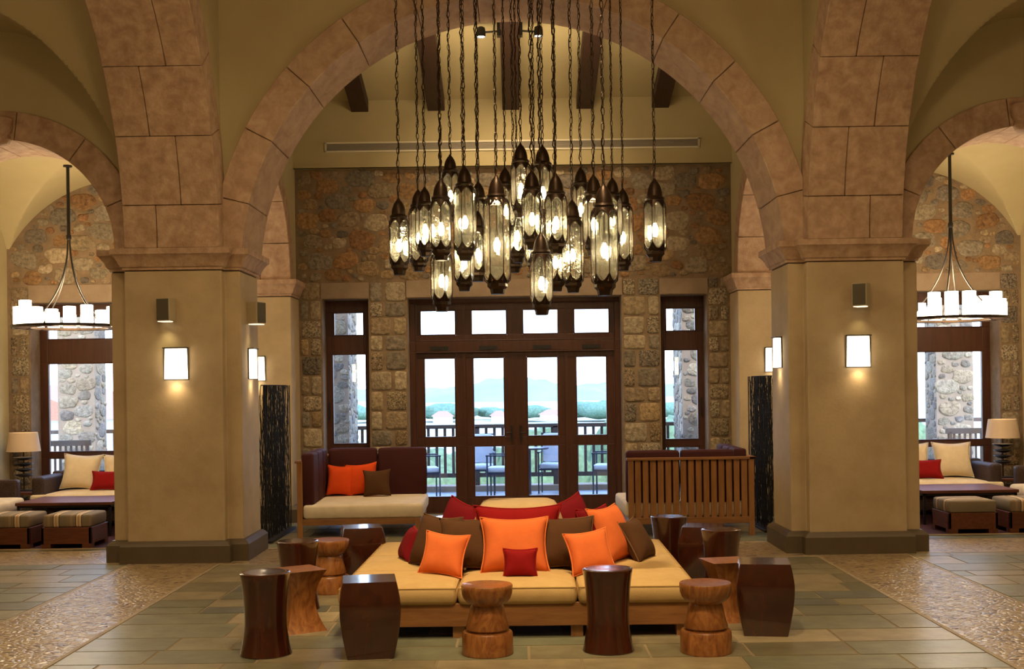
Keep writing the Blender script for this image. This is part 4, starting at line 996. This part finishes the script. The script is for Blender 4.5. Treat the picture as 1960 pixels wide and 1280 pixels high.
# ------------------------------------------------------------------ landscape
M_FIELD = mat('field', (.26, .31, .22), .95, col2=(.46, .42, .34), vscale=.02, detail=5, stretch=(.6, 1.6, 1))
M_HILL = mat('hill', (.22, .34, .33), .95, var=.25, vscale=.03); M_TREE = mat('foliage', (.13, .24, .17), .9, var=.5, vscale=1.5, bump=.6, bscale=4); M_SHRUB = mat('shrub', (.15, .23, .11), .9, var=.55, vscale=7, bump=.8, bscale=12)  # hill: aerial haze is mixed into the pale blue-green colour
b = MB(); n = 24; G0 = -9
b.add([(-500 + 1000 * i / n, 21 + 1500 * (j / n) ** 2, (G0 - 1.5 if j else -3.5) + 3.0 * (j / n)) for j in range(n + 1) for i in range(n + 1)], [(j * (n + 1) + i, j * (n + 1) + i + 1, (j + 1) * (n + 1) + i + 1, (j + 1) * (n + 1) + i) for j in range(n) for i in range(n)])
struct(b.build('ground', M_FIELD, recalc=False))
def hill(name, label, x0, x1, y, prof, depth=160):
    b = MB(); n = 40; rows = []
    for j in range(9):
        q = j / 8; row = []
        for i in range(n + 1):
            t_ = i / n; k = t_ * (len(prof) - 1); a = int(min(k, len(prof) - 2)); h = prof[a] + (prof[a + 1] - prof[a]) * (0.5 - .5 * cos(pi * (k - a)))
            row.append((x0 + (x1 - x0) * t_, y + depth * (q - .5), G0 - 4 + (h - G0 + 4) * sin(pi * q) ** .8 + .6 * sin(i * 1.7 + j * 2)))
        rows.append(row)
    b.loft(rows, False, False, closed=False); o = b.build(name, M_HILL, smooth=60, recalc=False); return tag(o, label, 'hill', 'hills on the horizon')
hill('hill', 'broad pale hill on the horizon behind the second and third door leaves', -75, 75, 900, [-6, 2, 3, 8.5, 10, 7.5, 3, 1, -6])
hill('hill', 'lower pale ridge on the horizon at the left', -190, -30, 1050, [-4, 4, 1, 3, 2, -5])
hill('hill', 'lower pale ridge on the horizon at the right', 30, 230, 1100, [-5, 4, 6, 2, 5, 3, 0])
def blob(name, label, cat, x, y, z, rx, rz_, m, group, seed, n=3):
    bm = bmesh.new(); bmesh.ops.create_icosphere(bm, subdivisions=n, radius=1); r = random.Random(seed); ps = [Vector((r.uniform(-1, 1), r.uniform(-1, 1), r.uniform(-1, 1))).normalized() for _ in range(26)]
    for v in bm.verts:
        d = max(v.co.normalized().dot(p) for p in ps); k = .72 + .38 * max(0, (d - .75) / .25) + r.uniform(-.05, .05)
        v.co = Vector((v.co.x * rx * k, v.co.y * rx * k, v.co.z * rz_ * k + rz_ * .8))
    me = D.meshes.new(name); bm.to_mesh(me); bm.free(); me.materials.append(m); me.shade_smooth(); o = D.objects.new(name, me); COL.objects.link(o); o.location = (x, y, z); return tag(o, label, cat, group)
r = random.Random(9)
TR = [(-27, 385, 4.5), (-22, 380, 5.5), (-17, 395, 4), (-9, 400, 3.5), (-6, 385, 3.2), (2, 380, 4), (5, 372, 4.5), (9, 395, 3), (20, 370, 5.5), (25, 365, 6), (30, 372, 6), (-50, 380, 5), (-44, 390, 5), (46, 370, 5)]
nm = ['leftmost', 'second', 'third', 'fourth', 'fifth', 'sixth', 'seventh', 'eighth', 'ninth', 'tenth', 'eleventh', '', '', '']
TL = ['round distant tree at the left edge of the first door leaf', 'widest distant tree in the first door leaf', 'distant tree at the right edge of the first door leaf', 'distant tree at the left of the second door leaf', 'distant tree in the middle of the second door leaf', 'distant tree at the left of the third door leaf', 'larger distant tree in the third door leaf', 'small distant tree behind the white house in the third door leaf', 'distant tree at the left of the fourth door leaf', 'big distant tree in the middle of the fourth door leaf', 'big distant tree at the right of the fourth door leaf', 'distant tree in the left narrow window', 'distant tree near the edge of the left narrow window', 'distant tree in the right narrow window']
for i, (x, y, q) in enumerate(TR): blob('distant_tree', TL[i], 'tree', x, y, -7.8, q * 1.3, q * .5, M_TREE, 'distant trees in the valley', i, 2)
SH = [(.6, 26, 1.3, 'green shrub beyond the railing behind the third door leaf'), (2.1, 27, 1.5, 'green shrub beyond the railing behind the fourth door leaf'), (-2.2, 26, 1.05, 'green shrub beyond the railing behind the first door leaf'), (-.8, 27, 1.0, 'green shrub beyond the railing behind the second door leaf'), (3.7, 26, 1.3, 'green shrub beyond the railing in the right narrow window'), (-3.6, 26, 1.2, 'green shrub beyond the railing in the left narrow window'), (8.2, 26, 1.3, 'green shrub beyond the railing in the right bay')]
for i, (x, y, q, lb) in enumerate(SH): blob('shrub', lb, 'shrub', x, y, -2.2, 1.05, 1.42 + q * .06 + (.22 if x > 0 else 0), M_SHRUB, 'shrubs below the terrace', 40 + i, 4)
def house(label, x, y, w_, h_, g='houses in the valley'):
    t = thing('distant_house', label, 'house', (x, y, -8.2), R(10), g); b = MB(); b.box(-w_ / 2, -3, 0, w_ / 2, 3, h_); b.build('wall', M_STUC, t)
    b = MB(); e = .5; b.add([(-w_ / 2 - e, -3 - e, h_), (w_ / 2 + e, -3 - e, h_), (w_ / 2 + e, 3 + e, h_), (-w_ / 2 - e, 3 + e, h_), (-w_ / 4, 0, h_ + 1.5), (w_ / 4, 0, h_ + 1.5)], [(0, 1, 5, 4), (1, 2, 5), (2, 3, 4, 5), (3, 0, 4), (0, 3, 2, 1)]); b.build('roof', M_ROOF, t)
house('red-roofed distant house in the first door leaf', -21, 345, 5, 1.8); house('smaller red-roofed distant house in the second door leaf', -5, 350, 3.5, 1.6)
house('pale distant house in the third door leaf', 11, 350, 7, 1.8)
t = thing('neighbour_building', 'building with a red tiled roof outside the left bay window', 'building', (-13.2, 34, -3), R(0))
b = MB(); b.box(-3, 0, 0, 1.3, 6, 3.9); b.build('wall', M_STUC, t); b = MB(); b.loft([[(-3.3, y, 3.9), (1.6, y, 3.9), (-.8, y, 4.9)] for y in (-.4, 6.4)]); b.build('roof', M_ROOF, t)
